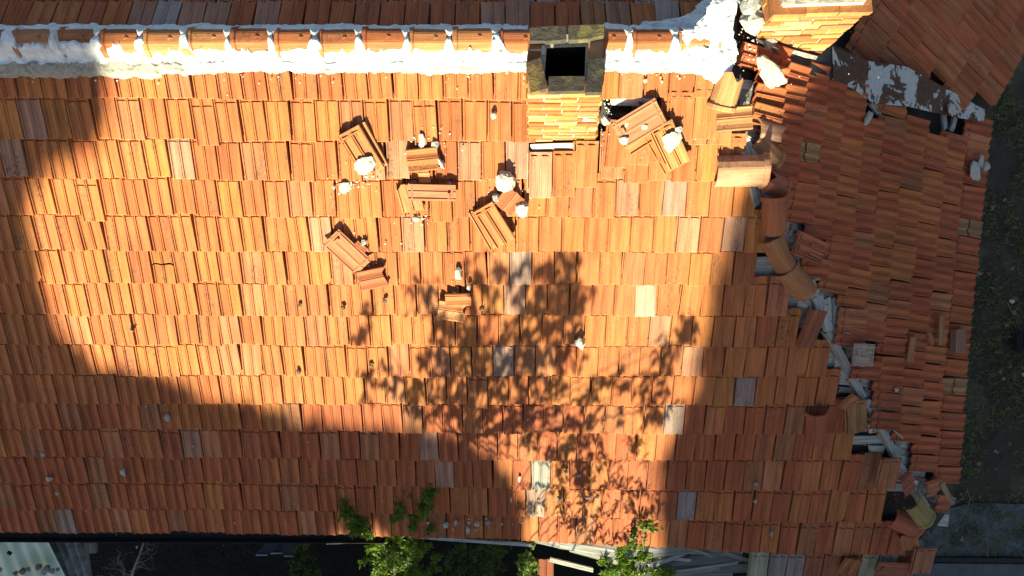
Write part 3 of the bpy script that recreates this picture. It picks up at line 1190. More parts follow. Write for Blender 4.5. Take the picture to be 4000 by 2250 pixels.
# rows of boarding along the broken hip
hp = [(250, 2790), (480, 2868), (760, 3000), (1180, 3185), (1450, 3335), (1760, 3480), (2010, 3640)]
yy, i = 320.0, 0
while yy < 1960:
    hx, st = interp(hp, yy), U(.75, 1.35)
    if R_() < .65:
      plank('roof_board', FR.at(interp(HIPL, yy) - 110, yy, -.075), FR.at(hx - 4, yy + U(-4, 4), -.075 + U(-.015, .01)), .108, .022, FR.n, front, (st,) * 3, 100 + i, .02)
    st = U(.6, 1.3)
    plank('roof_board', RT.at(hx + 6, yy, -.075), RT.at(max(hx + 60, min(interp(HIPR, yy) + 70, hx + 150)), yy + 20, -.075), .085, .022, RT.n, hipend, (st,) * 3, 160 + i, .02)
    yy += 44 - yy * .004
    i += 1
# boarding seen through the gaps
for i, (a, b, w, h, pl, c) in enumerate([
    ((3195, 1158), (3205, 1215), .12, -.05, RT, 1.25), ((3225, 1165), (3232, 1290), .12, -.05, RT, 1.15), ((3262, 1165), (3270, 1300), .11, -.05, RT, 1.2),
    ((3115, 1182), (3160, 1187), .09, -.05, FR, 1.4), ((3220, 1335), (3265, 1340), .07, -.05, FR, .9), ((3255, 1415), (3300, 1410), .16, -.05, FR, 1.3),
    ((3280, 1455), (3330, 1460), .10, -.05, FR, 1.3), ((3280, 1485), (3340, 1490), .09, -.06, FR, 1.2), ((3275, 1520), (3360, 1525), .06, -.05, FR, 1.0), ((3355, 1440), (3360, 1478), .09, -.05, RT, 1.2),
    ((3415, 1560), (3425, 1620), .14, -.05, RT, 1.2), ((3400, 1650), (3408, 1690), .07, -.04, FR, 1.3), ((3470, 1680), (3480, 1715), .12, -.05, RT, 1.4), ((3510, 1685), (3500, 1765), .10, -.06, RT, .95),
    ((3395, 1755), (3450, 1755), .10, -.05, FR, 1.5), ((3580, 1950), (3600, 1900), .07, -.02, RT, 1.2), ((3620, 1985), (3690, 2000), .16, -.12, RT, 1.1), ((3660, 2030), (3700, 2032), .14, -.14, RT, 1.2),
    ((2815, 410), (2900, 440), .05, -.05, FR, .5), ((2900, 395), (2890, 450), .08, -.06, RT, .55), ((2870, 500), (2900, 560), .09, -.05, RT, .6), ((2910, 540), (2922, 620), .09, -.06, RT, .7), ((2905, 590), (2930, 630), .08, -.03, RT, .9),
    ((2760, 330), (2790, 345), .05, -.03, FR, 1.0), ((3075, 855), (3085, 905), .09, -.05, RT, 1.3), ((3095, 870), (3110, 960), .08, -.05, RT, .8), ((2945, 730), (2960, 800), .10, -.06, RT, .55),
    ((2385, 386), (2565, 392), .10, -.02, FR, 2.0), ((2385, 450), (2500, 447), .05, -.09, FR, .3), ((2075, 574), (2240, 568), .05, -.01, FR, 1.5), ((2070, 588), (2330, 590), .06, -.04, FR, .8),
    ((3405, 395), (3440, 445), .10, -.03, RT, 1.2), ((3460, 420), (3480, 455), .10, -.05, RT, .9), ((3685, 445), (3690, 505), .07, -.03, RT, .9), ((3730, 455), (3715, 510), .07, -.04, RT, 1.1)]):
    plank('roof_board', pl.at(*a, h), pl.at(*b, h), w, .025, pl.n, house, (c,) * 3, seed=i, ragged=.015)

# walls, fascia, gutter
def wall(name, A, B, z0, z1, t):
    d = (B - A)
    L = d.length
    ax = d.normalized()
    c = (A + B) / 2
    mb = MB()
    mb.box(frame(Vector((c.x, c.y, (z0 + z1) / 2)), ax, Vector((-ax.y, ax.x, 0)), Vector((0, 0, 1))), L, t, z1 - z0)
    return link(name, mb.mesh(name, M['wall']), house)


ez = FR.at(1000, 2075).z
ev = FR.at(1000, 2075).y + .38
cr = FR.at(3560, 1960)
wall('front_wall', Vector((-8, ev, 0)), Vector((cr.x - .25, ev, 0)), 0, ez - .12 + .15, .3)
er = RT.at(3790, 900)
wall('side_wall', Vector((cr.x - .4, ev, 0)), Vector((er.x - .45, 2.4, 0)), 0, ez + .05, .3)
gy0, gy1 = FR.at(-300, 2083), FR.at(1500, 2090)
mb = MB()
prof = [(-.055, .05), (-.055, 0), (-.03, -.045), (.03, -.045), (.055, 0), (.055, .05), (.048, .05), (.045, 0), (.025, -.035), (-.025, -.035), (-.045, 0), (-.048, .05)]
A, B = gy0 + Vector((0, -.045, -.055)), gy1 + Vector((0, -.045, -.06))
vs = []
for P in (A, B):
    vs += [P + Vector((0, x, z)) for x, z in prof]
n_ = len(prof)
mb.add(vs, [(i, (i + 1) % n_, n_ + (i + 1) % n_, n_ + i) for i in range(n_)])
link('gutter', mb.mesh('gutter', M['gutter']), house)

# ================================================================== THE WING (upper right)
wing = empty('house_wing', 'small wing roof of dull brown clay tiles above the rusty valley', 'house wing')
wslope = slab('wing_roof_slope', WG, [(3255, 175), (3380, 30), (3300, -300), (4400, -300), (4000, 170), (3875, 430), (3740, 400), (3480, 310)], -.10, M['darkdeck'], wing)
WEDGE = [(3100, 400), (3258, 215), (3330, 250), (3420, 280), (3480, 338), (3540, 300), (3620, 322), (3700, 350), (3760, 395), (3850, 402), (3900, 440)]
for k in range(0, 14):
    for j in range(-14, 22):
        P = WG.p + WG.down * (-.343 * k * .98 + .01) + we * ((j + (.4 * k) % 1) * TW * .98)
        px, py = proj(P)
        Pm = P + WG.up * .2
        mx, my = proj(Pm)
        if my > interp(WEDGE, mx) - 14 or my < -130 or mx > 4100:
            continue
        lim = 3262 + max(0, (175 - my)) * .92
        if mx < lim + 20:
            continue
        m = frame(P + WG.n * .018, WG.ac, WG.up, WG.n) @ Matrix.Rotation(U(-.02, .02), 4, 'Z') @ Matrix.Rotation(-math.atan2(.034, TL), 4, 'X') @ Matrix.Translation((0, U(-.01, .01), U(-.003, .006)))
        r = R_()
        col = (.39, .138, .06) if r < .3 else ((.42, .122, .052) if r < .88 else (.34, .145, .065))
        k_ = U(.8, 1.1)
        link('roof_tile', SH['soft'], wslope, m, tuple(c * k_ for c in col))

# ================================================================== LOOSE TILES ON THE ROOF
LOOSE = 'loose tiles and shards lying on the roof'


def loose(name, me, pl, px, py, dx, dy, h, col, label, cat='tile', pitch=0.0, roll=0.0, centre=TL / 2, group=LOOSE, scale=(1, 1, 1)):
    P = pl.at(px, py, h)
    y = pl.pdir(px, py, dx, dy)
    m = frm(P, y, pl.n) @ Matrix.Rotation(pitch, 4, 'X') @ Matrix.Rotation(roll, 4, 'Y') @ Matrix.Diagonal((*scale, 1)) @ Matrix.Translation((0, -centre, 0))
    o = link(name, me, None, m, col)
    return tag(o, label, cat, group)


def shard(seed, y0, y1, amp=.03, clip=(-1, 1), head=False, a0=0, a1=0):
    return tile_mb(lo=(lambda x: y0 + a0 * x) if not a0 == 99 else jag(seed, y0, amp, 18), hi=lambda x: jag(seed + 5, y1, amp, 18)(x) + a1 * x, clip=clip, head=False).mesh('tile_shard', M['tile'])


O1, O2, O3 = (.46, .165, .06), (.46, .20, .085), (.42, .135, .06)
loose('loose_tile', SH['head'], FR, 1412, 590, -220, -364, .072, O1, 'whole tile lying askew with a big white mortar lump on its lower half', roll=.03)
loose('loose_tile', shard(2, 0, .27, .02), FR, 1650, 622, 300, -30, .062, O1, 'short broken tile turned sideways between small white stones', centre=.135, roll=-.05)
loose('tile_shard', shard(3, .05, .16, .03), FR, 1655, 672, 300, -10, .042, O2, 'narrow tile shard peeking out below the sideways broken tile', centre=.10)
loose('loose_tile', shard(4, 0, .26, .04), FR, 1600, 772, -80, -300, .052, O2, 'large ragged tile piece partly under an overturned half tile', centre=.13, roll=.04)
loose('loose_tile', under_mb(.42, .15).mesh('half_tile_underside', M['tile']), FR, 1685, 752, 430, 10, .085, (.40, .16, .085), 'overturned half tile lying level, dark groove along its length')
loose('loose_tile', SH['head'], FR, 1930, 880, -205, -325, .072, O1, 'whole tile lying askew with a white scrape on its head, below two mortar lumps', roll=.03)
loose('tile_shard', shard(6, .1, .30, .02), FR, 1988, 785, 90, -110, .062, O3, 'square tile fragment wedged between two white mortar lumps', centre=.2)
loose('loose_tile', SH['under'], FR, 1357, 985, -270, -250, .06, (.40, .14, .07), 'overturned whole tile slanting down to the right, ribs showing', roll=.02)
loose('tile_shard', shard(8, .02, .27, .03), FR, 1450, 1088, 300, -60, .06, O3, 'broken tile end resting below the slanting overturned tile', centre=.14)
loose('tile_shard', shard(9, .05, .29, .012, (-.03, 1)), FR, 1788, 1155, 300, -8, .075, O1, 'upper of two sideways tile pieces beside the leaf shadow', centre=.17)
loose('tile_shard', shard(10, .05, .29, .03), FR, 1760, 1213, 280, 40, .06, O2, 'lower of two sideways tile pieces beside the leaf shadow', centre=.17)
loose('loose_tile', SH['under'], FR, 2497, 482, -370, 215, .10, (.45, .19, .10), 'overturned tile beside the chimney with white mortar dabs', pitch=.05, scale=(1.1, 1, 1))
loose('loose_tile', SH['head'], FR, 2618, 568, -150, -320, .08, (.46, .20, .07), 'yellowish tile lying askew under a white mortar lump near the hip', roll=.03)
loose('loose_tile', shard(12, 0, .30, .012), FR, 2868, 462, 300, -25, .05, O2, 'tile turned sideways bridging the gap at the hip top', centre=.15, roll=-.18)
loose('tile_shard', shard(14, .0, .22, .03, (-1, .03)), RT, 3190, 965, -160, -70, .05, O3, 'brown tile shard next to the hip gap', centre=.12)
loose('loose_tile', SH['head'], RT, 3163, 966, -300, -130, .05, (.38, .115, .055), 'displaced tile turned askew beside the curved hip tiles, its head bare')
loose('loose_tile', SH['plain'], FR, 3172, 1288, 150, -370, .08, (.36, .12, .065), 'dark red tile leaning across the hip edge', roll=.25, scale=(.8, 1, 1))
loose('loose_tile', SH['under'], RT, 3372, 1386, -300, -10, .07, (.42, .30, .24), 'pale pink overturned tile with four ribs', scale=(1, .8, 1))
loose('tile_shard', shard(16, .02, .22, .03, (-1, .03)), FR, 3305, 1565, -200, 170, .07, (.40, .15, .065), 'slanting tile strip over the hip gap', centre=.12)
loose('loose_tile', SH['head'], FR, 3345, 1628, -10, -300, .055, (.34, .17, .08), 'brownish tile with rounded top corner at the hip edge')
loose('loose_tile', SH['head'], FR, 3470, 1850, 70, -320, .09, (.38, .155, .07), 'whole tile turned slightly at the lower hip, head ribs bare')
loose('tile_shard', shard(20, .02, .20, .03), RT, 3546, 1892, 150, -140, .06, (.36, .11, .06), 'small reddish tile lump in the lower hip gap', centre=.1)
loose('tile_shard', shard(21, .0, .21, .02, (-1, .06), a1=-.9), RT, 3642, 1920, 260, -90, .07, (.42, .15, .065), 'wedge-shaped tile shard near the lower right corner', centre=.1)
loose('tile_shard', shard(22, .0, .26, .02, (-.06, .035)), RT, 3696, 1912, -140, -300, .085, (.30, .20, .13), 'narrow brown tile strip lying across the corner shards', centre=.13)
loose('loose_tile', shard(23, .0, .27, .02), RT, 3685, 1968, -300, -20, .06, (.38, .11, .055), 'broken tile at the very corner of the eaves', centre=.14)
loose('loose_tile', shard(24, .0, .24, .02), FR, 3552, 2122, -60, -280, .07, (.40, .15, .07), 'short tile tucked under the red ridge tile', centre=.1)
loose('loose_tile', SH['head'], FR, 3605, 2190, 85, -330, .09, (.34, .14, .08), 'long dark tile hanging off the lower right corner', scale=(1.1, 1, 1))
loose('tile_shard', shard(25, .05, .28, .02), FR, 3320, 2215, -150, 220, .085, (.40, .15, .065), 'square tile piece turned on the pale eaves tiles', centre=.17)
loose('loose_tile', SH['under'], FR, 3490, 2225, -300, -15, .07, (.36, .11, .06), 'overturned ribbed tile at the bottom edge beside the long dark tile')
loose('loose_tile', shard(26, .0, .33, .02, (-.06, .07)), RT, 3680, 1292, 15, -300, .07, (.36, .18, .085), 'narrow brown tile standing across the hip-end courses near the eaves', centre=.16)
loose('tile_shard', shard(27, .1, .25, .02, (-.06, .0)), RT, 3640, 1320, -50, -200, .06, (.36, .14, .07), 'small shard beside the narrow brown tile', centre=.17)
loose('loose_tile', shard(28, .0, .26, .01), RT, 3748, 1332, 10, -300, .06, (.32, .16, .11), 'greyish tile turned across the eaves course', centre=.13)
loose('tile_shard', shard(29, .0, .26, .04, (-.07, .06)), RT, 3562, 1365, 40, -300, .055, (.40, .17, .08), 'broken brownish tile with ragged end on the hip-end slope', centre=.13)
loose('tile_shard', shard(31, .1, .22, .02, (-.05, .05)), FR, 1405, 968, 150, 120, .05, O3, 'small tile flake beside the slanting overturned tile', centre=.16)

loose('loose_tile', SH['plain'], FR, 1432, 578, -205, -372, .034, O2, 'tile mostly hidden beneath the askew tile with the mortar lump')
loose('loose_tile', SH['plain'], FR, 1908, 888, -190, -335, .034, O2, 'tile mostly hidden beneath the askew tile with the white scrape')
loose('loose_tile', SH['plain'], FR, 2525, 518, -360, 230, .045, O1, 'tile mostly hidden beneath the overturned tile beside the chimney')
loose('loose_tile', SH['plain'], FR, 2590, 585, -170, -310, .036, (.47, .18, .06), 'tile mostly hidden beneath the yellowish askew tile')

# ---- loose hip (ridge) tiles along the broken hip
HIPG = 'loose hip ridge tiles'
RM = [ridge_mb(star=False, rough=.0).mesh('hip_tile', M['tile']), ridge_mb(.30, star=False, rough=.08).mesh('broken_hip_tile', M['tile']), ridge_mb(.40, .125, .085, star=False).mesh('long_hip_tile', M['tile'])]


def hiptile(i, pl, px, py, dx, dy, h, col, label, pitch=0, roll=0, sc=(1, 1, 1)):
    return loose('hip_tile', RM[i], pl, px, py, dx, dy, h, col, label, 'ridge tile', pitch, roll, .18, HIPG, sc)


hiptile(1, FR, 2842, 345, 60, -190, .05, (.46, .23, .10), 'hip tile with white mortar on its upper half at the ridge end', roll=.0)
hiptile(1, RT, 3000, 518, 300, 50, -.045, (.45, .24, .16), 'pale pink broken hip tile half in shadow', roll=-.1)
hiptile(0, RT, 2985, 588, -170, -170, -.05, (.33, .16, .075), 'brown hip tile slanting behind the big sunlit hip tile', roll=.15)
hiptile(2, FR, 2904, 668, -300, 5, .06, (.46, .22, .13), 'big sunlit hip tile lying crosswise over the hip', roll=.0, sc=(1.15, 1.12, 1.1))
hiptile(1, RT, 3015, 716, -160, -90, -.02, (.38, .12, .06), 'broken red hip tile just below the crosswise one', sc=(1, .8, 1))
hiptile(0, FR, 3025, 838, -8, 300, .06, (.38, .12, .055), 'upright red hip tile with collar at its lower end', sc=(1, 1, 1))
for o_ in [bpy.data.objects[-1]] if False else []:
    pass
hiptile(0, FR, 3042, 985, 130, 260, .05, (.37, .16, .07), 'moss-stained hip tile second from the bottom of the hip line', sc=(.95, 1, 1))
hiptile(0, FR, 3112, 1098, 190, 230, .05, (.40, .17, .075), 'lowest hip tile still in line, its end over the grey boards', sc=(1.0, 1, 1))
hiptile(0, FR, 3190, 1662, 5, 300, .05, (.38, .11, .055), 'red hip tile that slid onto the front slope', sc=(.95, 1.05, 1))
hiptile(2, RT, 3590, 1995, -190, -240, .06, (.26, .19, .07), 'moss-yellow hip tile near the lower corner', sc=(1.05, .95, 1))
hiptile(2, FR, 3535, 2045, -300, -130, .10, (.37, .105, .06), 'dull red hip tile lying across the lower corner', sc=(1.05, .95, 1))

# ---- mortar rubble
RUB = 'mortar rubble on the roof'


def stone(i, pl, px, py, wpx, hpx, label, h=.03, col=(1, 1, 1), rot=0.0, tall=1.0, name='mortar_lump', shadeless=None):
    P = pl.at(px, py, h)
    k = (pl.at(px + 50, py) - pl.at(px - 50, py)).length / 100
    a, b = wpx * k / 2 * 1.04, hpx * k / 2 * 1.04
    m = frame(P + pl.n * min(a, b) * .55 * tall, pl.ac, pl.up, pl.n) @ Matrix.Rotation(rot, 4, 'Z') @ Matrix.Diagonal((a, b, min(a, b) * 1.1 * tall, 1))
    o = link(name, ROCK[i % 8], None, m, col)
    return tag(o, label, 'rubble', RUB)


W1, G1 = (.92, .91, .89), (.66, .67, .69)
stone(0, FR, 1428, 645, 86, 66, 'large white mortar lump stuck on the askew tile', .07, W1, .3, .6)
stone(1, FR, 1975, 702, 76, 78, 'largest round white mortar lump on the sunlit slope', .03, W1)
stone(2, FR, 2038, 815, 50, 66, 'cracked white mortar lump right of the square tile fragment', .03, W1)
stone(3, FR, 1937, 770, 28, 34, 'small grey stone above the askew tile with white scrape', .04, G1)
stone(4, FR, 1650, 555, 28, 68, 'tall narrow white stone above the sideways tile', .03, W1)
stone(5, FR, 1701, 564, 34, 26, 'grey and white stone at the right end above the sideways tile', .04, G1)
stone(6, FR, 1718, 632, 30, 56, 'white mortar wedge against the right end of the sideways tile', .03, W1, .4)
stone(7, FR, 1928, 450, 24, 32, 'lone white stone left of the chimney', .03, W1)
stone(0, FR, 1348, 733, 46, 44, 'flat splash of mortar with a stone on it', .03, W1, .2, .45)
stone(1, FR, 1627, 853, 28, 22, 'white crumb under the ragged tile piece', .03, W1)
stone(2, FR, 1756, 718, 20, 16, 'small grey stone behind the overturned half tile', .05, G1)
stone(3, FR, 1790, 1066, 26, 54, 'oblong white stone above the two sideways pieces', .03, W1)
stone(4, FR, 1423, 946, 22, 26, 'small grey stone by the tile flake', .04, G1)
stone(5, FR, 1832, 1122, 18, 22, 'tiny stone at the top corner of the sideways pieces', .06, W1)
stone(6, FR, 2263, 1333, 46, 52, 'solitary white lump at the edge of the leaf shadow', .03, W1)
stone(7, FR, 655, 1628, 26, 34, 'bluish white stone in the shaded left part of the slope', .03, W1)
stone(0, FR, 195, 1868, 26, 22, 'white stone nearest the left edge', .03, W1)
stone(1, FR, 170, 1773, 14, 18, 'tiny white stone above the leftmost one', .03, W1)
stone(2, FR, 485, 1842, 20, 36, 'elongated white stone in the deep left shade', .03, W1)
stone(3, FR, 224, 1925, 12, 14, 'white crumb on the second course from the left eaves', .03, W1)
stone(4, FR, 2952, 1888, 18, 16, 'upper of two pale pebbles on the right shaded slope', .03, G1)
stone(5, FR, 2949, 1955, 18, 18, 'lower of two pale pebbles on the right shaded slope', .03, G1)
stone(6, FR, 3013, 2082, 14, 30, 'slim pale stone on the lowest full course right', .03, G1)
stone(7, FR, 1742, 2048, 22, 32, 'white stone at the eaves beside the shrub, largest of the row', .03, W1)
stone(0, FR, 1780, 2040, 12, 26, 'slim white stone second in the eaves row', .03, W1)
stone(1, FR, 1828, 2066, 16, 30, 'pointed white stone at the eaves edge', .03, W1)
stone(2, FR, 1863, 2042, 22, 22, 'round white stone fourth in the eaves row', .03, W1)
stone(3, FR, 1907, 2038, 18, 18, 'speckled stone fifth in the eaves row', .03, G1)
stone(4, FR, 1672, 2040, 12, 14, 'small white stone left of the eaves row', .03, W1)
stone(5, FR, 2029, 1870, 12, 30, 'pale mortar crumb in a tile joint below the tree shadow', .03, W1)
stone(6, FR, 1996, 1950, 10, 26, 'pale mortar crumb one course lower in the joint', .03, W1)
stone(7, FR, 2520, 315, 16, 20, 'white mortar dab on the tile right of the chimney', .03, W1, 0, .6)
stone(0, FR, 2446, 490, 20, 24, 'left white dab on the overturned tile by the chimney', .10, W1, 0, .6)
stone(1, FR, 2518, 494, 24, 22, 'right white dab on the overturned tile by the chimney', .10, W1, 0, .6)
stone(2, FR, 2434, 546, 38, 36, 'grey-white mortar clot on the lower corner of the overturned tile', .10, (.9, .88, .85), 0, .7)
stone(3, FR, 2362, 468, 28, 44, 'white lump wedged between chimney and loose tile', .02, W1, .5)
stone(4, FR, 2625, 548, 78, 70, 'white mortar lump covering the yellowish askew tile', .08, W1, .5, .6)
stone(5, FR, 2650, 505, 34, 22, 'white lump perched above the yellowish tile', .09, W1, .2)
stone(6, FR, 2490, 405, 60, 44, 'dark grey stone in the hole beside the chimney', -.06, (.3, .3, .33), .6)
stone(6, RT, 2995, 285, 74, 116, 'long grey-white mortar slab lying on the sunlit hip-end tiles', .05, (.85, .84, .82), -.35, .55)
stone(1, RT, 2920, 82, 74, 66, 'big white mortar boulder at the foot of the right chimney', .06, W1)
stone(2, RT, 2905, 25, 70, 70, 'grey mortar boulder in shade above the white one', .06, G1)
stone(3, RT, 3384, 462, 40, 16, 'white oblong stone on the shaded hip-end slope', .03, W1, -.3)
stone(4, RT, 3822, 628, 26, 16, 'upper small white stone at the right eaves', .03, W1)
stone(0, RT, 3801, 668, 40, 46, 'flat grey stone at the right eaves', .03, (.85, .86, .84), 0, .5)
stone(1, RT, 3838, 650, 20, 20, 'white stone hanging over the right eaves edge', .03, W1)
stone(7, RT, 3498, 1522, 10, 16, 'tiny white pebble on the lower hip-end tiles', .03, W1)
stone(0, RT, 3708, 428, 24, 34, 'white lump at the end of the valley flashing', .04, W1)
stone(5, RT, 3560, 1880, 16, 30, 'white lump in the lower hip gap', .02, W1)
stone(6, RT, 2990, 175, 50, 40, 'grey rubble at the left foot of the right chimney', .0, (.6, .6, .6))
for i, (x, y) in enumerate([(1172, 1190), (1341, 1201), (1505, 1175), (1167, 1449), (1451, 1427), (1881, 1207), (518, 1288), (2210, 1840), (2260, 1855), (2185, 1943), (2295, 1940), (2332, 1937)]):
    lab = ['dark chip below the first course of loose tiles, leftmost', 'dark chip midway between the loose tiles', 'dark chip right of the broken tile end', 'dark chip low on the sunlit slope', 'dark chip at the left of the leaf shadow', 'dark chip right of the lower sideways piece', 'dark chip alone far left in the sun',
           'small clod in the dappled light near the eaves, upper left', 'small clod in the dappled light beside it', 'small clod one course lower, leftmost', 'small clod one course lower, middle', 'small clod one course lower, right'][i]
    stone(i, FR, x, y, 16, 20, lab, .03, (.30, .22, .17) if i < 7 else (.5, .45, .4), U(0, 3), .9, 'clay_chip')

# crumbs of mortar and clay round the loose pieces and in the hip gap
rc = random.Random(91)
TET = [Vector(t) for t in [(0, 0, .8), (-.9, -.5, -.3), (.9, -.5, -.3), (0, 1, -.3), (.4, .5, .5)]]
TETF = [(0, 1, 2), (0, 2, 4), (2, 3, 4), (0, 4, 3), (0, 3, 1), (1, 3, 2)]


def crumbs(name, label, spots, m, col, seed):
    mb = MB()
    for (pl, x, y, rx, ry, n, h) in spots:
        for _ in range(n):
            px, py = x + rc.gauss(0, rx), y + rc.gauss(0, ry)
            q = rc.uniform(.004, .013) * (1.8 if rc.random() < .12 else 1)
            mtx = Matrix.Translation(pl.at(px, py, h + .012)) @ Matrix.Rotation(rc.uniform(0, 6.28), 4, 'Z') @ Matrix.Diagonal((q, q * rc.uniform(.6, 1.3), q, 1))
            mb.add([mtx @ t for t in TET], TETF)
    return kind(link(name, mb.mesh(name, m), None, None, col), 'stuff', label)


crumbs('mortar_crumbs', 'white mortar crumbs strewn round the loose tiles', [(FR, 1430, 680, 50, 30, 22, .02), (FR, 1680, 590, 50, 50, 26, .02), (FR, 1350, 740, 30, 20, 22, .02), (FR, 1990, 760, 60, 60, 34, .02), (FR, 1640, 860, 40, 20, 12, .02), (FR, 1450, 1000, 50, 50, 16, .02), (FR, 2560, 560, 100, 60, 40, .02), (FR, 1790, 1110, 40, 40, 14, .02),
    (FR, 1830, 2050, 90, 20, 40, .02), (FR, 2840, 330, 40, 60, 40, -.02), (RT, 2930, 160, 40, 40, 40, .02), (FR, 2370, 460, 8, 60, 40, .0), (FR, 900, 1900, 500, 150, 40, .02), (FR, 2200, 300, 600, 20, 50, .02), (FR, 700, 300, 500, 20, 40, .02)], M['rock'], (.9, .9, .88), 1)
crumbs('clay_crumbs', 'broken clay and dirt in the hip gap', [(FR, 2850, 430, 30, 40, 30, -.03), (RT, 2950, 640, 30, 60, 30, -.03), (RT, 3090, 900, 20, 50, 26, -.03), (FR, 3200, 1250, 40, 50, 40, -.03), (FR, 3310, 1440, 30, 50, 40, -.03), (FR, 3420, 1650, 30, 50, 40, -.03), (RT, 3560, 1900, 40, 40, 50, .02), (RT, 3650, 1960, 40, 30, 40, .02), (FR, 3560, 2100, 40, 40, 30, .02)], M['brick'], (.8, .7, .65), 2)
for i in range(26):
    t = rc.random()
    yy = 420 + 1500 * t
    xx = interp(hp, yy) + rc.gauss(8, 16)
    an = rc.gauss(1.1, .5)
    L = rc.uniform(18, 48)
    plank('wood_splinter', FR.at(xx, yy, -.02), FR.at(xx + L * math.cos(an), yy + L * math.sin(an), -.01), rc.uniform(.012, .03), .012, HN, house, (rc.uniform(.7, 1.5),) * 3, 300 + i, .03)

# ================================================================== GROUND AND YARD
mb = MB()
mb.add([(-120, -120, 0), (120, -120, 0), (120, 120, 0), (-120, 120, 0)], [(0, 1, 2, 3)])
kind(link('ground', mb.mesh('ground', M['soil'])), 'structure')


def zslab(name, quad, z, th, m, k='structure'):
    mb = MB()
    pts = [atz(x, y, z) for x, y in quad]
    n = len(pts)
    mb.add(pts + [p - Vector((0, 0, th)) for p in pts], [tuple(range(n))[::-1], tuple(range(n, 2 * n))] + [(i, (i + 1) % n, n + (i + 1) % n, n + i) for i in range(n)])
    o = link(name, mb.mesh(name, M[m]))
    if k:
        kind(o, k)
    return o


zslab('yard', [(-400, 2000), (3320, 2000), (3320, 2900), (-400, 2900)], .012, .02, 'yardsoil')  # soil sheet darkened to stand in for shade below the eaves
zslab('path', [(3300, 2000), (3720, 1985), (3800, 1965), (4300, 1980), (4300, 2172), (3300, 2172)], .03, .06, 'concrete')
zslab('kerb', [(3300, 2176), (4300, 2186), (4300, 2202), (3300, 2192)], .09, .12, 'gutter')
zslab('yard_slab', [(3300, 2198), (4300, 2206), (4300, 2500), (3300, 2500)], .05, .07, 'slab')

# grass and fallen leaves at the right
mb = MB()
rg = random.Random(5)
for _ in range(9000):
    x, y = rg.uniform(6.6, 9.4), rg.uniform(-4.2, 4.6)
    if noise.noise(Vector((x * 1.1, y * 1.1, 3))) < rg.uniform(-.35, .25):
        continue
    for b in range(4):
        an = rg.uniform(0, 6.28)
        l = rg.uniform(.03, .10)
        d = Vector((math.cos(an), math.sin(an), 0))
        s = Vector((-d.y, d.x, 0)) * .004
        p = Vector((x + rg.gauss(0, .02), y + rg.gauss(0, .02), 0))
        t = p + d * l * .8 + Vector((0, 0, l * .7))
        mid = p + d * l * .3 + Vector((0, 0, l * .5))
        mb.add([p - s, p + s, mid + s, mid - s, t], [(0, 1, 2, 3), (3, 2, 4)])
kind(link('grass', mb.mesh('grass', M['grass'])), 'stuff', 'thin dry grass tufts on dark soil beside the house')
mb = MB()
for _ in range(150):
    x, y = rg.uniform(6.6, 9.2), rg.uniform(-4.0, 4.4)
    s = rg.uniform(.025, .065)
    m = Matrix.Translation((x, y, rg.uniform(.02, .05))) @ Matrix.Rotation(rg.uniform(0, 6.28), 4, 'Z') @ Matrix.Rotation(rg.uniform(-.5, .5), 4, 'X')
    pts = []
    for k in range(12):
        rr = s * (1.0 if k % 3 == 0 else .6) * rg.uniform(.45, 1.15)
        pts.append(m @ Vector((rr * math.cos(k * math.pi / 6), rr * math.sin(k * math.pi / 6), rg.uniform(-.01, .012))))
    mb.add(pts + [m @ Vector((0, 0, -.008))], [(k, (k + 1) % 12, 12) for k in range(12)])
kind(link('fallen_leaves', mb.mesh('fallen_leaves', M['dryleaf'])), 'stuff', 'dry brown leaves scattered over the grass')


mb = MB()
tet = [(0, 0, .8), (-.9, -.5, -.3), (.9, -.5, -.3), (0, 1, -.3), (.3, .5, .5)]
for _ in range(900):
    x, y = rg.uniform(6.2, 8.6), rg.uniform(-4.1, -2.9) if rg.random() < .6 else rg.uniform(-4, 4.4)
    q = rg.uniform(.006, .02)
    m = Matrix.Translation((x, y, .035)) @ Matrix.Rotation(rg.uniform(0, 6.28), 4, 'Z') @ Matrix.Diagonal((q, q, q, 1))
    mb.add([m @ Vector(t) for t in tet], [(0, 1, 2), (0, 2, 4), (2, 3, 4), (0, 4, 3), (0, 3, 1), (1, 3, 2)])
kind(link('gravel', mb.mesh('gravel', M['concrete'])), 'stuff', 'loose grit on the path and the soil')

# ---- tubes for branches, wires
def tube(mb, pts, r0, r1, n=5):
    vs, fs = [], []
    for i, p in enumerate(pts):
        t = i / (len(pts) - 1)
        d = (pts[min(i + 1, len(pts) - 1)] - pts[max(i - 1, 0)]).normalized()
        a = d.orthogonal().normalized()
        b = d.cross(a)
        r = r0 + (r1 - r0) * t
        for k in range(n):
            an = 6.283 * k / n
            vs.append(p + a * math.cos(an) * r + b * math.sin(an) * r)
    for i in range(len(pts) - 1):
        for k in range(n):
            q = i * n + k
            q2 = i * n + (k + 1) % n
            fs.append((q, q2, q2 + n, q + n))
    mb.add(vs, fs, [(p.x + p.y, p.z) for p in vs])


def wander(rnd, p, d, L, steps, wob, upbias=0.0):
    pts = [p.copy()]
    d = d.normalized()
    for i in range(steps):
        d = (d + Vector((rnd.gauss(0, wob), rnd.gauss(0, wob), rnd.gauss(0, wob) + upbias))).normalized()
        pts.append(pts[-1] + d * L / steps)
    return pts


def leaf(mb, p, d, up, L, w):
    s = d.cross(up)
    if s.length < 1e-4:
        s = d.orthogonal()
    s = s.normalized() * w
    nn = s.cross(d).normalized()
    mb.add([p, p + d * L * .45 + s - nn * L * .05, p + d * L - nn * L * .15, p + d * L * .45 - s - nn * L * .05, p + d * L * .5 + nn * L * .06],
           [(0, 1, 4), (1, 2, 4), (2, 3, 4), (3, 0, 4)])


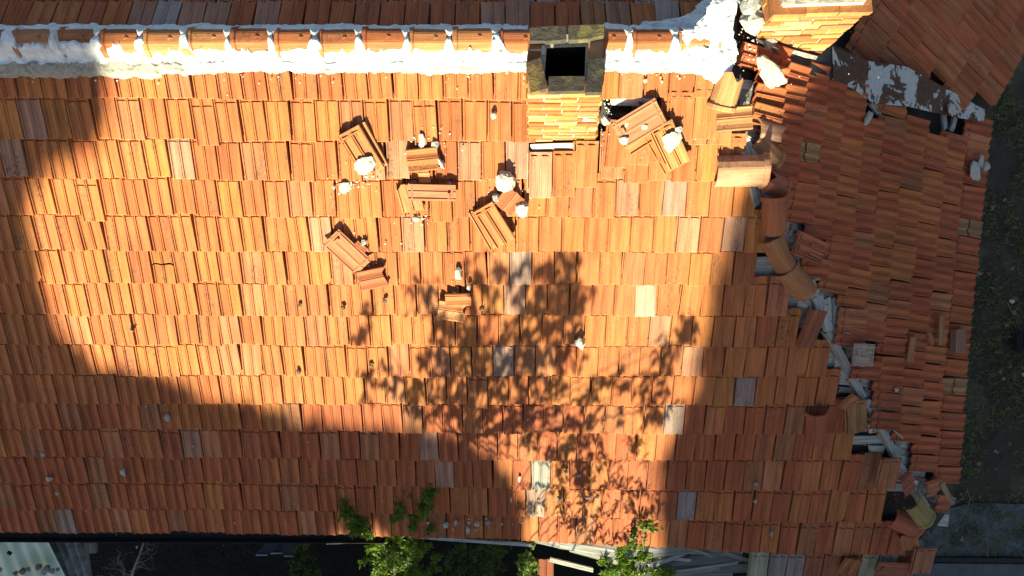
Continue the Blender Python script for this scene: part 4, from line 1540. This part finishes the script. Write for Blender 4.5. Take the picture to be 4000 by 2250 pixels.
def sprig(rnd, fol, wood, pts, r0, ll, lw, per):
    tube(wood, pts, r0, r0 * .35, 4)
    for i in range(1, len(pts)):
        for k in range(per):
            p = pts[i - 1].lerp(pts[i], rnd.random())
            d = (pts[i] - pts[i - 1]).normalized()
            o = Vector((rnd.gauss(0, 1), rnd.gauss(0, 1), rnd.gauss(0, 1)))
            o = (o - d * o.dot(d)).normalized()
            ld = (o * .9 + d * .5 + Vector((0, 0, rnd.uniform(-.2, .3)))).normalized()
            leaf(fol, p, ld, Vector((rnd.gauss(0, .6), rnd.gauss(0, .6), 1)), ll * rnd.uniform(.6, 1.2), lw * rnd.uniform(.7, 1.2))


def shrub(name, label, base, tips, seed, fm, ll=.065, lw=.014, per=9, sub=4, cat='shrub', group=None, nsub=3):
    rnd = random.Random(seed)
    root = empty(name, label, cat, group)
    fol, wd = MB(), MB()
    for tip in tips:
        mid = base.lerp(tip, .5) + Vector((rnd.gauss(0, .08), rnd.gauss(0, .08), .12))
        N = 9
        pts = []
        for i in range(N + 1):
            t = i / N
            q = base.lerp(mid, t).lerp(mid.lerp(tip, t), t)
            pts.append(q + Vector((rnd.gauss(0, .012), rnd.gauss(0, .012), rnd.gauss(0, .012))))
        tube(wd, pts, .014, .004, 5)
        for i in range(3, N + 1):
            for s in range(nsub):
                d = (pts[i] - pts[i - 1]).normalized()
                dd = (d * .9 + Vector((rnd.gauss(0, .7), rnd.gauss(0, .7), rnd.gauss(0, .5)))).normalized()
                sp = wander(rnd, pts[i], dd, rnd.uniform(.10, .26) * sub / 4, 4, .18, .05)
                sprig(rnd, fol, wd, sp, .004, ll, lw, per)
        sprig(rnd, fol, wd, pts[-4:], .004, ll, lw, per)
    link('foliage', fol.mesh('foliage', M[fm]), root)
    link('stems', wd.mesh('stems', M['bark']), root)
    return root


zs = FR.at(1500, 2080).z - .1
T = lambda x, y, z: atz(x, y, z)
shrub('leafy_shrub', 'large green shrub reaching over the eaves, sunlit on its left', T(1560, 2420, .6), [T(1560, 2060, zs + .05), T(1480, 2080, zs - .1), T(1620, 2120, zs - .2), T(1650, 2000, zs + .25), T(1450, 2150, zs - .5), T(1700, 2190, zs - .5), T(1545, 2170, zs - .1), T(1600, 2200, zs - .2), T(1500, 2130, zs - .1), T(1670, 2080, zs + .1), T(1580, 2130, zs - .1)], 3, 'leaf', nsub=2)
shrub('leafy_sprig', 'thin green branch rising above the eaves tiles', T(1600, 2100, zs - .2), [T(1690, 1905, zs + .40), T(1660, 1960, zs + .3)], 4, 'leaf', per=8, sub=2, nsub=4)
shrub('leafy_sprig', 'short upright sprig left of the taller green branch', T(1580, 2060, zs - .1), [T(1588, 1905, zs + .35)], 5, 'leaf', per=8, sub=2, nsub=3)
shrub('leafy_sprig', 'green twig bending over the eaves to the left', T(1470, 2100, zs - .1), [T(1350, 1972, zs + .30)], 6, 'leaf', per=8, sub=2, nsub=4)
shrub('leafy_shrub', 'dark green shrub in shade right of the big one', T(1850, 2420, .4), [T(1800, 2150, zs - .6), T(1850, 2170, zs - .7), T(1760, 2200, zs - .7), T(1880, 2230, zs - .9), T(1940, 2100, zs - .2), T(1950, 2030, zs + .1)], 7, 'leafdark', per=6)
shrub('leafy_shrub', 'bright yellow-green bush beside the grey planks', T(2440, 2440, .8), [T(2420, 2130, zs - .1), T(2480, 2090, zs + .1), T(2515, 2070, zs + .2), T(2350, 2190, zs - .4), T(2440, 2200, zs - .2), T(2470, 2230, zs - .2), T(2380, 2240, zs - .3), T(2430, 2160, zs - .1)], 8, 'leaf', per=8)
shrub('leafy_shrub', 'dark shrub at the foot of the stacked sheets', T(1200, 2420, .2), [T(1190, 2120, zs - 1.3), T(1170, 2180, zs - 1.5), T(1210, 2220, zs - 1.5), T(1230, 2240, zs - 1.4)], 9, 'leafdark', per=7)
shrub('leafy_sprig', 'bright hanging twig with broad leaves in the dark gap', T(2100, 2440, 1.0), [T(2045, 2190, zs - .3), T(2090, 2210, zs - .3), T(2065, 2240, zs - .2), T(2070, 2130, zs - .1)], 10, 'leaf', ll=.09, lw=.03, per=3, sub=3, nsub=1)
shrub('leafy_sprig', 'small green tuft at the bottom edge by the planks', T(2590, 2420, 1.2), [T(2580, 2235, zs - .3), T(2560, 2245, zs - .3), T(2600, 2250, zs - .3)], 12, 'leaf', per=6, sub=2)

# bare tree bottom left
bt = empty('bare_tree', 'small leafless tree with thin grey twigs in the dark yard', 'tree')
mb = MB()
rb = random.Random(15)
zb = 1.2
main = [T(505, 2300, zb), T(520, 2230, zb + .2), T(545, 2170, zb + .4), T(558, 2130, zb + .5), T(570, 2085, zb + .6)]
tube(mb, main, .022, .008, 6)
link('trunk', mb.mesh('trunk', M['greybark']), bt)
mb = MB()
for (a, b) in [((555, 2130), (625, 2105)), ((545, 2165), (610, 2135)), ((530, 2210), (600, 2180)), ((505, 2260), (430, 2180)), ((500, 2250), (450, 2140)), ((505, 2240), (400, 2215)), ((500, 2270), (380, 2245)), ((515, 2230), (560, 2200)), ((500, 2260), (470, 2190)), ((490, 2260), (420, 2240)), ((558, 2110), (530, 2090)), ((560, 2105), (600, 2095))]:
    P0, P1 = T(*a, zb + .4), T(*b, zb + .6)
    pts = [P0.lerp(P1, i / 6) + Vector((rb.gauss(0, .015), rb.gauss(0, .015), rb.gauss(0, .02))) for i in range(7)]
    tube(mb, pts, .007, .002, 4)
    for s in range(4):
        i = rb.randint(2, 5)
        tube(mb, wander(rb, pts[i], (pts[i + 1] - pts[i]) + Vector((rb.gauss(0, .05), rb.gauss(0, .05), 0)), rb.uniform(.12, .25), 4, .3), .003, .001, 3)
link('twigs', mb.mesh('twigs', M['greybark']), bt)


# ---- lean-to shed roof bottom left
def corrugated(name, quad, z, m, waves, amp, parent, nseg=8):
    a, b, c, d = [atz(x, y, z) for x, y in quad]
    mb = MB()
    nx = waves * 6
    vs = []
    for j in range(nseg + 1):
        for i in range(nx + 1):
            s, t = i / nx, j / nseg
            p = a.lerp(b, s).lerp(d.lerp(c, s), t)
            vs.append(p + Vector((0, 0, amp * math.sin(s * waves * 6.283) - t * .12)))
    fs = [(j * (nx + 1) + i, (j + 1) * (nx + 1) + i, (j + 1) * (nx + 1) + i + 1, j * (nx + 1) + i + 1) for j in range(nseg) for i in range(nx)]
    mb.add(vs, fs)
    return link(name, mb.mesh(name, M[m], True), parent)


shed = empty('shed_roof', 'lean-to shed roof of pale green and grey corrugated sheets', 'shed')
zsh = 2.15
o = corrugated('corrugated_sheet', [(-120, 2120), (178, 2095), (243, 2290), (-120, 2300)], zsh, 'fibre', 6, .012, shed)
o['label'] = 'pale green translucent corrugated sheet'
o = corrugated('corrugated_sheet', [(172, 2092), (312, 2083), (346, 2290), (236, 2300)], zsh - .05, 'asbestos', 4, .025, shed)
o['label'] = 'grey weathered corrugated fibre-cement sheet'
plank('shed_post', T(316, 2082, zsh - .2), T(345, 2260, zsh - .2), .07, .06, Vector((0, 0, 1)), shed, (1, 1, 1), 3)
plank('shed_post', T(340, 2097, zsh - .3), T(388, 2100, zsh - .3), .04, .03, Vector((0, 0, 1)), shed, (1.3, 1.35, 1.5), 4)
plank('shed_post', T(360, 2120, .9), T(362, 2160, .9), .12, .05, Vector((0, 0, 1)), shed, (.6, .62, .66), 5)
for i, (x, y, w) in enumerate([(150, 2215, 26), (182, 2222, 30), (205, 2230, 22), (88, 2232, 26), (110, 2225, 22), (172, 2235, 24), (60, 2240, 22), (225, 2225, 18), (0, 2225, 18)]):
    P = T(x, y, zsh + .03)
    m = Matrix.Translation(P) @ Matrix.Rotation(i * 1.3, 4, 'Z') @ Matrix.Diagonal((w * .0016, w * .0016, w * .0013, 1))
    tag(link('rubble_stone', ROCK[i % 8], None, m, (.55, .30, .22) if i % 3 == 0 else (.6, .62, .64)), ['rust-brown clod on the pale green sheet, first of the row of nine', 'grey stone second in the row on the pale green sheet', 'grey stone on the join of the two shed sheets', 'brown stone at the left part of the shed rubble row', 'pale stone beside the left brown one on the shed', 'grey lump at the bottom of the shed rubble row', 'brown crumb low at the left on the shed sheet', 'small pale stone on the edge of the grey shed sheet', 'brown stone cut by the left picture edge on the shed'][i], 'rubble', 'rubble on the shed roof')
P = T(40, 2159, zsh + .01)
mb = MB()
mb.box(Matrix.Translation(P + Vector((0, 0, .012))) @ Matrix.Rotation(-.5, 4, 'Z'), .05, .035, .02)
tag(link('clay_chip', mb.mesh('clay_chip', M['soot'])), 'dark chip lying on the pale green shed sheet', 'rubble')

# ---- dark sheets stacked in the yard
for i, (quad, z) in enumerate([([(1040, 2120), (1100, 2112), (1050, 2168), (995, 2168)], .9), ([(1110, 2112), (1175, 2108), (1160, 2172), (1105, 2172)], .95), ([(1080, 2105), (1140, 2100), (1108, 2160), (1052, 2162)], .8)]):
    zo = zslab('dark_sheet', quad, z, .03, 'tarp', None)
    tag(zo, ['left dark blue sheet leaning in the yard gloom', 'right dark blue sheet with a pale edge in the yard gloom', 'middle dark blue sheet behind the two others'][i], 'sheet', 'dark sheets in the yard')
    A, B = T(*quad[3], z + .01), T(*quad[2], z + .01)
    mb = MB()
    d = (B - A)
    mb.box(frm((A + B) / 2, d, Vector((0, 0, 1))), .018, d.length * .8, .02)
    link('pale_edge', mb.mesh('pale_edge', M['paletrim']), zo)

# ---- boards at the eaves
for i, (a, b, w, z, c, lab) in enumerate([
    ((1283, 2112), (1410, 2108), .07, zs - .12, 1.5, 'pale flat board below the eaves left of the big shrub'),
    ((1330, 2087), (1410, 2088), .04, zs - .05, 1.2, 'thin grey board close under the eaves left of the big shrub'),
    ((1628, 2096), (2075, 2128), .035, zs - .08, 1.6, 'long thin grey eaves board right of the big shrub'),
    ((2080, 2103), (2185, 2128), .07, zs - .15, 1.3, 'splintered log end under the sagging eaves'),
    ((2180, 2126), (2475, 2172), .085, zs - .22, 1.5, 'sunlit weathered plank running under the eaves'),
    ((2150, 2185), (2320, 2228), .045, zs - .4, 1.7, 'thin sunlit lath in the dark gap'),
    ((2300, 2112), (2485, 2158), .07, zs - .20, .9, 'grey plank behind the yellow-green bush'),
    ((2380, 2165), (2465, 2190), .08, zs - .30, .8, 'short grey plank end under the bush'),
    ((2500, 2160), (2798, 2132), .12, zs - .25, .8, 'broad grey plank on top of the board pile'),
    ((2700, 2150), (2902, 2152), .09, zs - .30, .65, 'grey plank behind the broad one reaching right'),
    ((2480, 2208), (2900, 2172), .11, zs - .38, .45, 'dark bluish plank across the middle of the pile'),
    ((2535, 2212), (2668, 2162), .05, zs - .26, .9, 'short stick laid over the pile'),
    ((2500, 2246), (2802, 2205), .14, zs - .45, .75, 'wide grey plank with chalky marks at the bottom'),
    ((2790, 2222), (2925, 2216), .10, zs - .5, .5, 'splintered dark plank end by the pale tiles'),
    ((2560, 2262), (2860, 2246), .10, zs - .55, .7, 'lowest plank cut by the picture edge')]):
    plank('plank', T(*a, z), T(*b, z), w, .05, Vector((0, 0, 1)), None, (c * 1.05, c * 1.07, c * 1.10), 40 + i, .02, lab, 'plank', 'old boards under the eaves')
for i, (a, b, w, z, lab) in enumerate([((2560, 2178), (2700, 2188), .035, zs - .33, 'thin split lath lying in the middle of the board pile'), ((2640, 2232), (2880, 2198), .03, zs - .4, 'long thin split lath low in the board pile'), ((2700, 2140), (2780, 2172), .03, zs - .2, 'short splinter crossing the upper planks'), ((2830, 2160), (2925, 2190), .045, zs - .28, 'broken board end pointing at the pale tiles'), ((2240, 2150), (2420, 2200), .05, zs - .34, 'dim plank under the sunlit one'), ((2400, 2128), (2560, 2150), .05, zs - .18, 'weathered lath just below the lowest tiles')]):
    plank('plank', T(*a, z), T(*b, z), w, .025, Vector((0, 0, 1)), None, (U(.7, 1.5),) * 3, 80 + i, .05, lab, 'plank', 'old boards under the eaves')
tp = link('loose_tile', SH['plain'], None, frm(T(2130, 2250, zs - .6), Vector((0, 1, .1)), Vector((0, 0, 1))) @ Matrix.Translation((0, -.2, 0)), (.36, .11, .06))
tag(tp, 'red tile standing in the dark gap below the eaves', 'tile', LOOSE)

# ---- odds on the right
mb = MB()
wp = [T(x, y, z) for x, y, z in [(3735, 1965, 2.6), (3765, 1940, 2.65), (3782, 1925, 2.7), (3790, 1950, 2.65), (3775, 2000, 2.6), (3745, 2030, 2.6), (3700, 2045, 2.65)]]
tube(mb, wp, .004, .003, 4)
tube(mb, [wp[2], T(3776, 1905, 2.75)], .003, .002, 4)
tag(link('dry_stalk', mb.mesh('dry_stalk', M['greybark'])), 'thin pale looped stalk beside the lower right corner of the roof', 'stalk')
mb = MB()
cb = T(3990, 1335, .0)
for (r0_, r1_, z0, z1) in [(.20, .17, .0, .14), (.17, .15, .14, .15), (.15, .13, .15, .05), (.13, .0, .05, .05)]:
    vs, fs = [], []
    for k in range(24):
        an = k * 6.283 / 24
        vs += [cb + Vector((math.cos(an) * r0_, math.sin(an) * r0_, z0)), cb + Vector((math.cos(an) * r1_, math.sin(an) * r1_, z1))]
    for k in range(24):
        a, b = 2 * k, 2 * ((k + 1) % 24)
        fs.append((a, b, b + 1, a + 1))
    mb.add(vs, fs)
tag(link('rubber_bowl', mb.mesh('rubber_bowl', M['rubber'], True)), 'round black bowl on the grass cut by the right picture edge', 'bowl')
mb = MB()
tube(mb, [T(3935, 1180, .05), T(3950, 1215, .04), T(3968, 1245, .02), T(3990, 1265, .02)], .008, .005, 5)
tag(link('stick', mb.mesh('stick', M['greybark'])), 'thin stick lying on the grass above the black bowl', 'stick')
P = T(3948, 1178, .02)
tag(link('pebble', ROCK[2], None, Matrix.Translation(P + Vector((0, 0, .02))) @ Matrix.Diagonal((.045, .035, .03, 1)), (1, 1, 1)), 'white pebble on the dark grass at the right', 'stone')
P = T(3995, 1463, .02)
tag(link('pebble', ROCK[4], None, Matrix.Translation(P + Vector((0, 0, .02))) @ Matrix.Diagonal((.03, .03, .025, 1)), (1, 1, 1)), 'small white pebble at the right picture edge below the black bowl', 'stone')

# ================================================================== TREES SOUTH OF THE HOUSE (out of the picture) THAT SHADE THE ROOF
def to_plane(px, py, Y, pl=None):
    P = (pl or FR).at(px, py, .03)
    t = (Y - P.y) / S.y
    return P + S * t


def shade_tree(name, label, outline, Y, depth, n, ls, seed, m='leafdark', trunk=None, holes=()):
    """crown filled with leaves inside an outline given in the vertical plane at Y"""
    rnd = random.Random(seed)
    root = empty(name, label, 'tree')
    xs = [p[0] for p in outline]
    zs_ = [p[1] for p in outline]
    mb = MB()
    k = 0
    while k < n:
        x, z = rnd.uniform(min(xs), max(xs)), rnd.uniform(min(zs_), max(zs_))
        if not inpoly(x, z, outline):
            continue
        k += 1
        if any(inpoly(x, z, h) for h in holes) and rnd.random() < .97:
            continue
        dy = rnd.uniform(-depth, depth)
        p = Vector((x, Y + dy, z)) + S * (dy / S.y - dy / S.y) + Vector((S.x / S.y * dy, 0, S.z / S.y * dy))
        d = Vector((rnd.gauss(0, 1), rnd.gauss(0, 1) * .3, rnd.gauss(0, 1))).normalized()
        leaf(mb, p - d * ls * .5, d, Vector((0, -1, 0)) + Vector((rnd.gauss(0, .5), 0, rnd.gauss(0, .5))), ls * rnd.uniform(.7, 1.3), ls * .33)
    link('crown', mb.mesh('crown', M[m]), root)
    mb = MB()
    tx, tz = trunk
    tube(mb, [Vector((tx, Y, -.1)), Vector((tx + .1, Y + .1, tz * .5)), Vector((tx, Y, tz))], .22, .10, 8)
    link('trunk', mb.mesh('trunk', M['bark']), root)
    return root


YC, YR = -19.0, -25.0        # left and right unseen trees, outlines shaped to the shade they cast
bnd = [(480, 60), (460, 150), (455, 300), (440, 450), (400, 535), (260, 575), (175, 630), (150, 700), (132, 850), (150, 1000), (205, 1200), (290, 1340), (430, 1415), (700, 1490), (1000, 1565), (1250, 1620), (1500, 1660), (1700, 1690), (1900, 1720), (1990, 1800), (2050, 1900), (2080, 2010), (2100, 2140)]
ol = []
for (x, y) in bnd:
    q = to_plane(x, y, YC)
    ol.append((q.x - .18, q.z - (.14 if y > 1300 else 0)))
topz = ol[0][1] + 1.5
left = [(ol[0][0] - .2, topz)] + ol + [(ol[-1][0], 1.0), (-11.0, 1.0), (-11.0, topz)]
win = [(x + (YC + 15) * S.x / S.y, z + (YC + 15) * S.z / S.y) for x, z in [(-4.2, 5.5), (-3.1, 5.5), (-3.05, 6.5), (-3.5, 6.72), (-4.2, 6.68)]]  # gap cut in the left crown to let sun onto the big shrub
shade_tree('unseen_evergreen', 'unseen dense evergreen south of the house, shaped to shade the roof on the left', left, YC, 1.5, 26000, .42, 31, trunk=(-7.5, 8.0), holes=[win])
bnd2 = [(3195, 235, RT), (3120, 345, RT), (3060, 430, RT), (3020, 520, RT), (2925, 660, FR), (2850, 850, FR), (2790, 1050, FR), (2740, 1250, FR), (2700, 1450, FR), (2640, 1600, FR), (2580, 1750, FR), (2555, 1900, FR), (2560, 2060, FR), (2560, 2200, FR)]
ol2 = []
for (x, y, pl) in bnd2:
    q = to_plane(x, y, YR, pl)
    ol2.append((q.x + (.68 if pl is RT else .14), q.z))
x0t = ol2[0][0]
right_ = [(x0t + .12, ol2[0][1] + 3.0)] + ol2 + [(ol2[-1][0], .5), (10.5, .5), (10.5, ol2[0][1] + 3.0)]
shade_tree('unseen_evergreen', 'unseen dense evergreen south of the house, shaped to shade the roof on the right', right_, YR, 1.5, 34000, .42, 32, trunk=(6.0, 8.0))

hz = [(ol[-1][0] - .6, .4), (ol[-1][0] + 2.9, .4), (ol[-1][0] + 2.9, 6.45), (ol[-1][0] - .6, 6.45)]
shade_tree('unseen_evergreen', 'low unseen evergreen bush added between the two tall ones to shade the yard', hz, YC, 1.0, 6000, .42, 33, trunk=(ol[-1][0] + 1.0, 3.0))  # unseen bush added to keep sun off the yard floor

# deciduous tree close to the eaves: its sunlit crown throws the dappled shadow
YD = -5.0
rt_ = random.Random(77)
dt = empty('deciduous_tree', 'leafy young tree south of the eaves casting dappled shadow', 'tree')
fol, wd = MB(), MB()
base = Vector((to_plane(1650, 1600, YD).x, YD, 0))
blobs = [(1850, 1040, 34, 60), (2000, 1080, 50, 70), (2070, 1120, 70, 110), (2170, 1090, 60, 80), (2235, 1060, 45, 85), (2150, 1200, 110, 110), (2240, 1230, 35, 100), (2080, 1330, 140, 120), (2220, 1370, 50, 70), (1650, 1150, 50, 75), (1690, 1250, 45, 60), (1770, 1330, 110, 80), (1870, 1270, 80, 80), (1900, 1420, 150, 110), (1720, 1430, 80, 90),
         (1930, 1150, 40, 80), (1420, 1265, 48, 72), (1460, 1490, 62, 75), (1590, 1510, 65, 60), (1700, 1570, 150, 60), (1950, 1560, 200, 80), (2120, 1480, 110, 90), (1850, 1640, 260, 55), (2080, 1660, 130, 60),
         (2690, 1270, 34, 50), (2650, 1340, 38, 60), (2600, 1420, 36, 55), (2420, 1500, 110, 38), (2560, 1500, 46, 60), (2330, 1540, 55, 50), (2280, 1630, 80, 55), (2500, 1620, 80, 55), (2590, 1600, 40, 60), (2230, 1760, 80, 60), (2250, 1860, 60, 60)]
trunk_top = to_plane(1840, 1560, YD)
tube(wd, [base, base + Vector((.1, 0, 1.5)), Vector((trunk_top.x, YD, trunk_top.z - 1.2)), trunk_top], .08, .04, 7)
for (x, y, rx, ry) in blobs:
    c = to_plane(x, y, YD)
    ex = (to_plane(x + rx, y, YD) - c).length
    ez_ = (to_plane(x, y - ry, YD) - c).length
    tube(wd, [trunk_top - Vector((0, 0, .4)), trunk_top.lerp(c, .5) + Vector((0, .1, -.25)), c], .012, .004, 4)
    for _ in range(max(9, int(ex * ez_ * (620 if 1640 < x < 2290 and y < 1560 else 440)))):
        an = rt_.uniform(0, 6.283)
        rr = math.sqrt(rt_.random())
        p = c + Vector((math.cos(an) * rr * ex, 0, math.sin(an) * rr * ez_)) + S * rt_.uniform(-.5, .5)
        st = wander(rt_, p, Vector((rt_.gauss(0, .6), rt_.gauss(0, .3), rt_.gauss(.3, .5))), rt_.uniform(.08, .18), 3, .25)
        tube(wd, st, .003, .0015, 3)
        for k in range(7):
            q = st[0].lerp(st[-1], rt_.random())
            d = Vector((rt_.gauss(0, .42), rt_.gauss(0, .3), -1 + rt_.gauss(0, .35))).normalized()
            leaf(fol, q, d, Vector((rt_.gauss(0, .5), -1, rt_.gauss(0, .3))), .095 * rt_.uniform(.7, 1.25), .015)
# lower twigs nearer the eaves: sharper leaf shadows
for (x, y, rx, ry) in [(2360, 1780, 70, 60), (2220, 1800, 80, 60), (2470, 1790, 50, 90), (2110, 1760, 60, 60), (2330, 1870, 110, 60), (2460, 1930, 60, 80), (2300, 1960, 120, 60), (2160, 1900, 70, 60), (2220, 2040, 110, 50), (2380, 2040, 130, 50), (2500, 2030, 60, 60), (2050, 1960, 70, 60)]:
    Y2 = -4.3
    c = to_plane(x, y, Y2)
    ex = (to_plane(x + rx, y, Y2) - c).length
    ez_ = (to_plane(x, y - ry, Y2) - c).length
    for s in range(7):
        an = rt_.uniform(0, 6.283)
        rr = math.sqrt(rt_.random())
        p = c + Vector((math.cos(an) * rr * ex, rt_.uniform(-.3, .3), math.sin(an) * rr * ez_))
        sp = wander(rt_, p, Vector((rt_.gauss(0, .6), rt_.gauss(0, .3), rt_.gauss(-.2, .6))), rt_.uniform(.15, .3), 5, .25)
        sprig(rt_, fol, wd, sp, .004, .085, .016, 3)
    tube(wd, [base + Vector((.2, .3, 1.5)), (base + c) / 2 + Vector((0, 0, .8)), c], .018, .005, 4)
link('crown', fol.mesh('crown', M['leaf']), dt)
link('trunk', wd.mesh('trunk', M['bark']), dt)
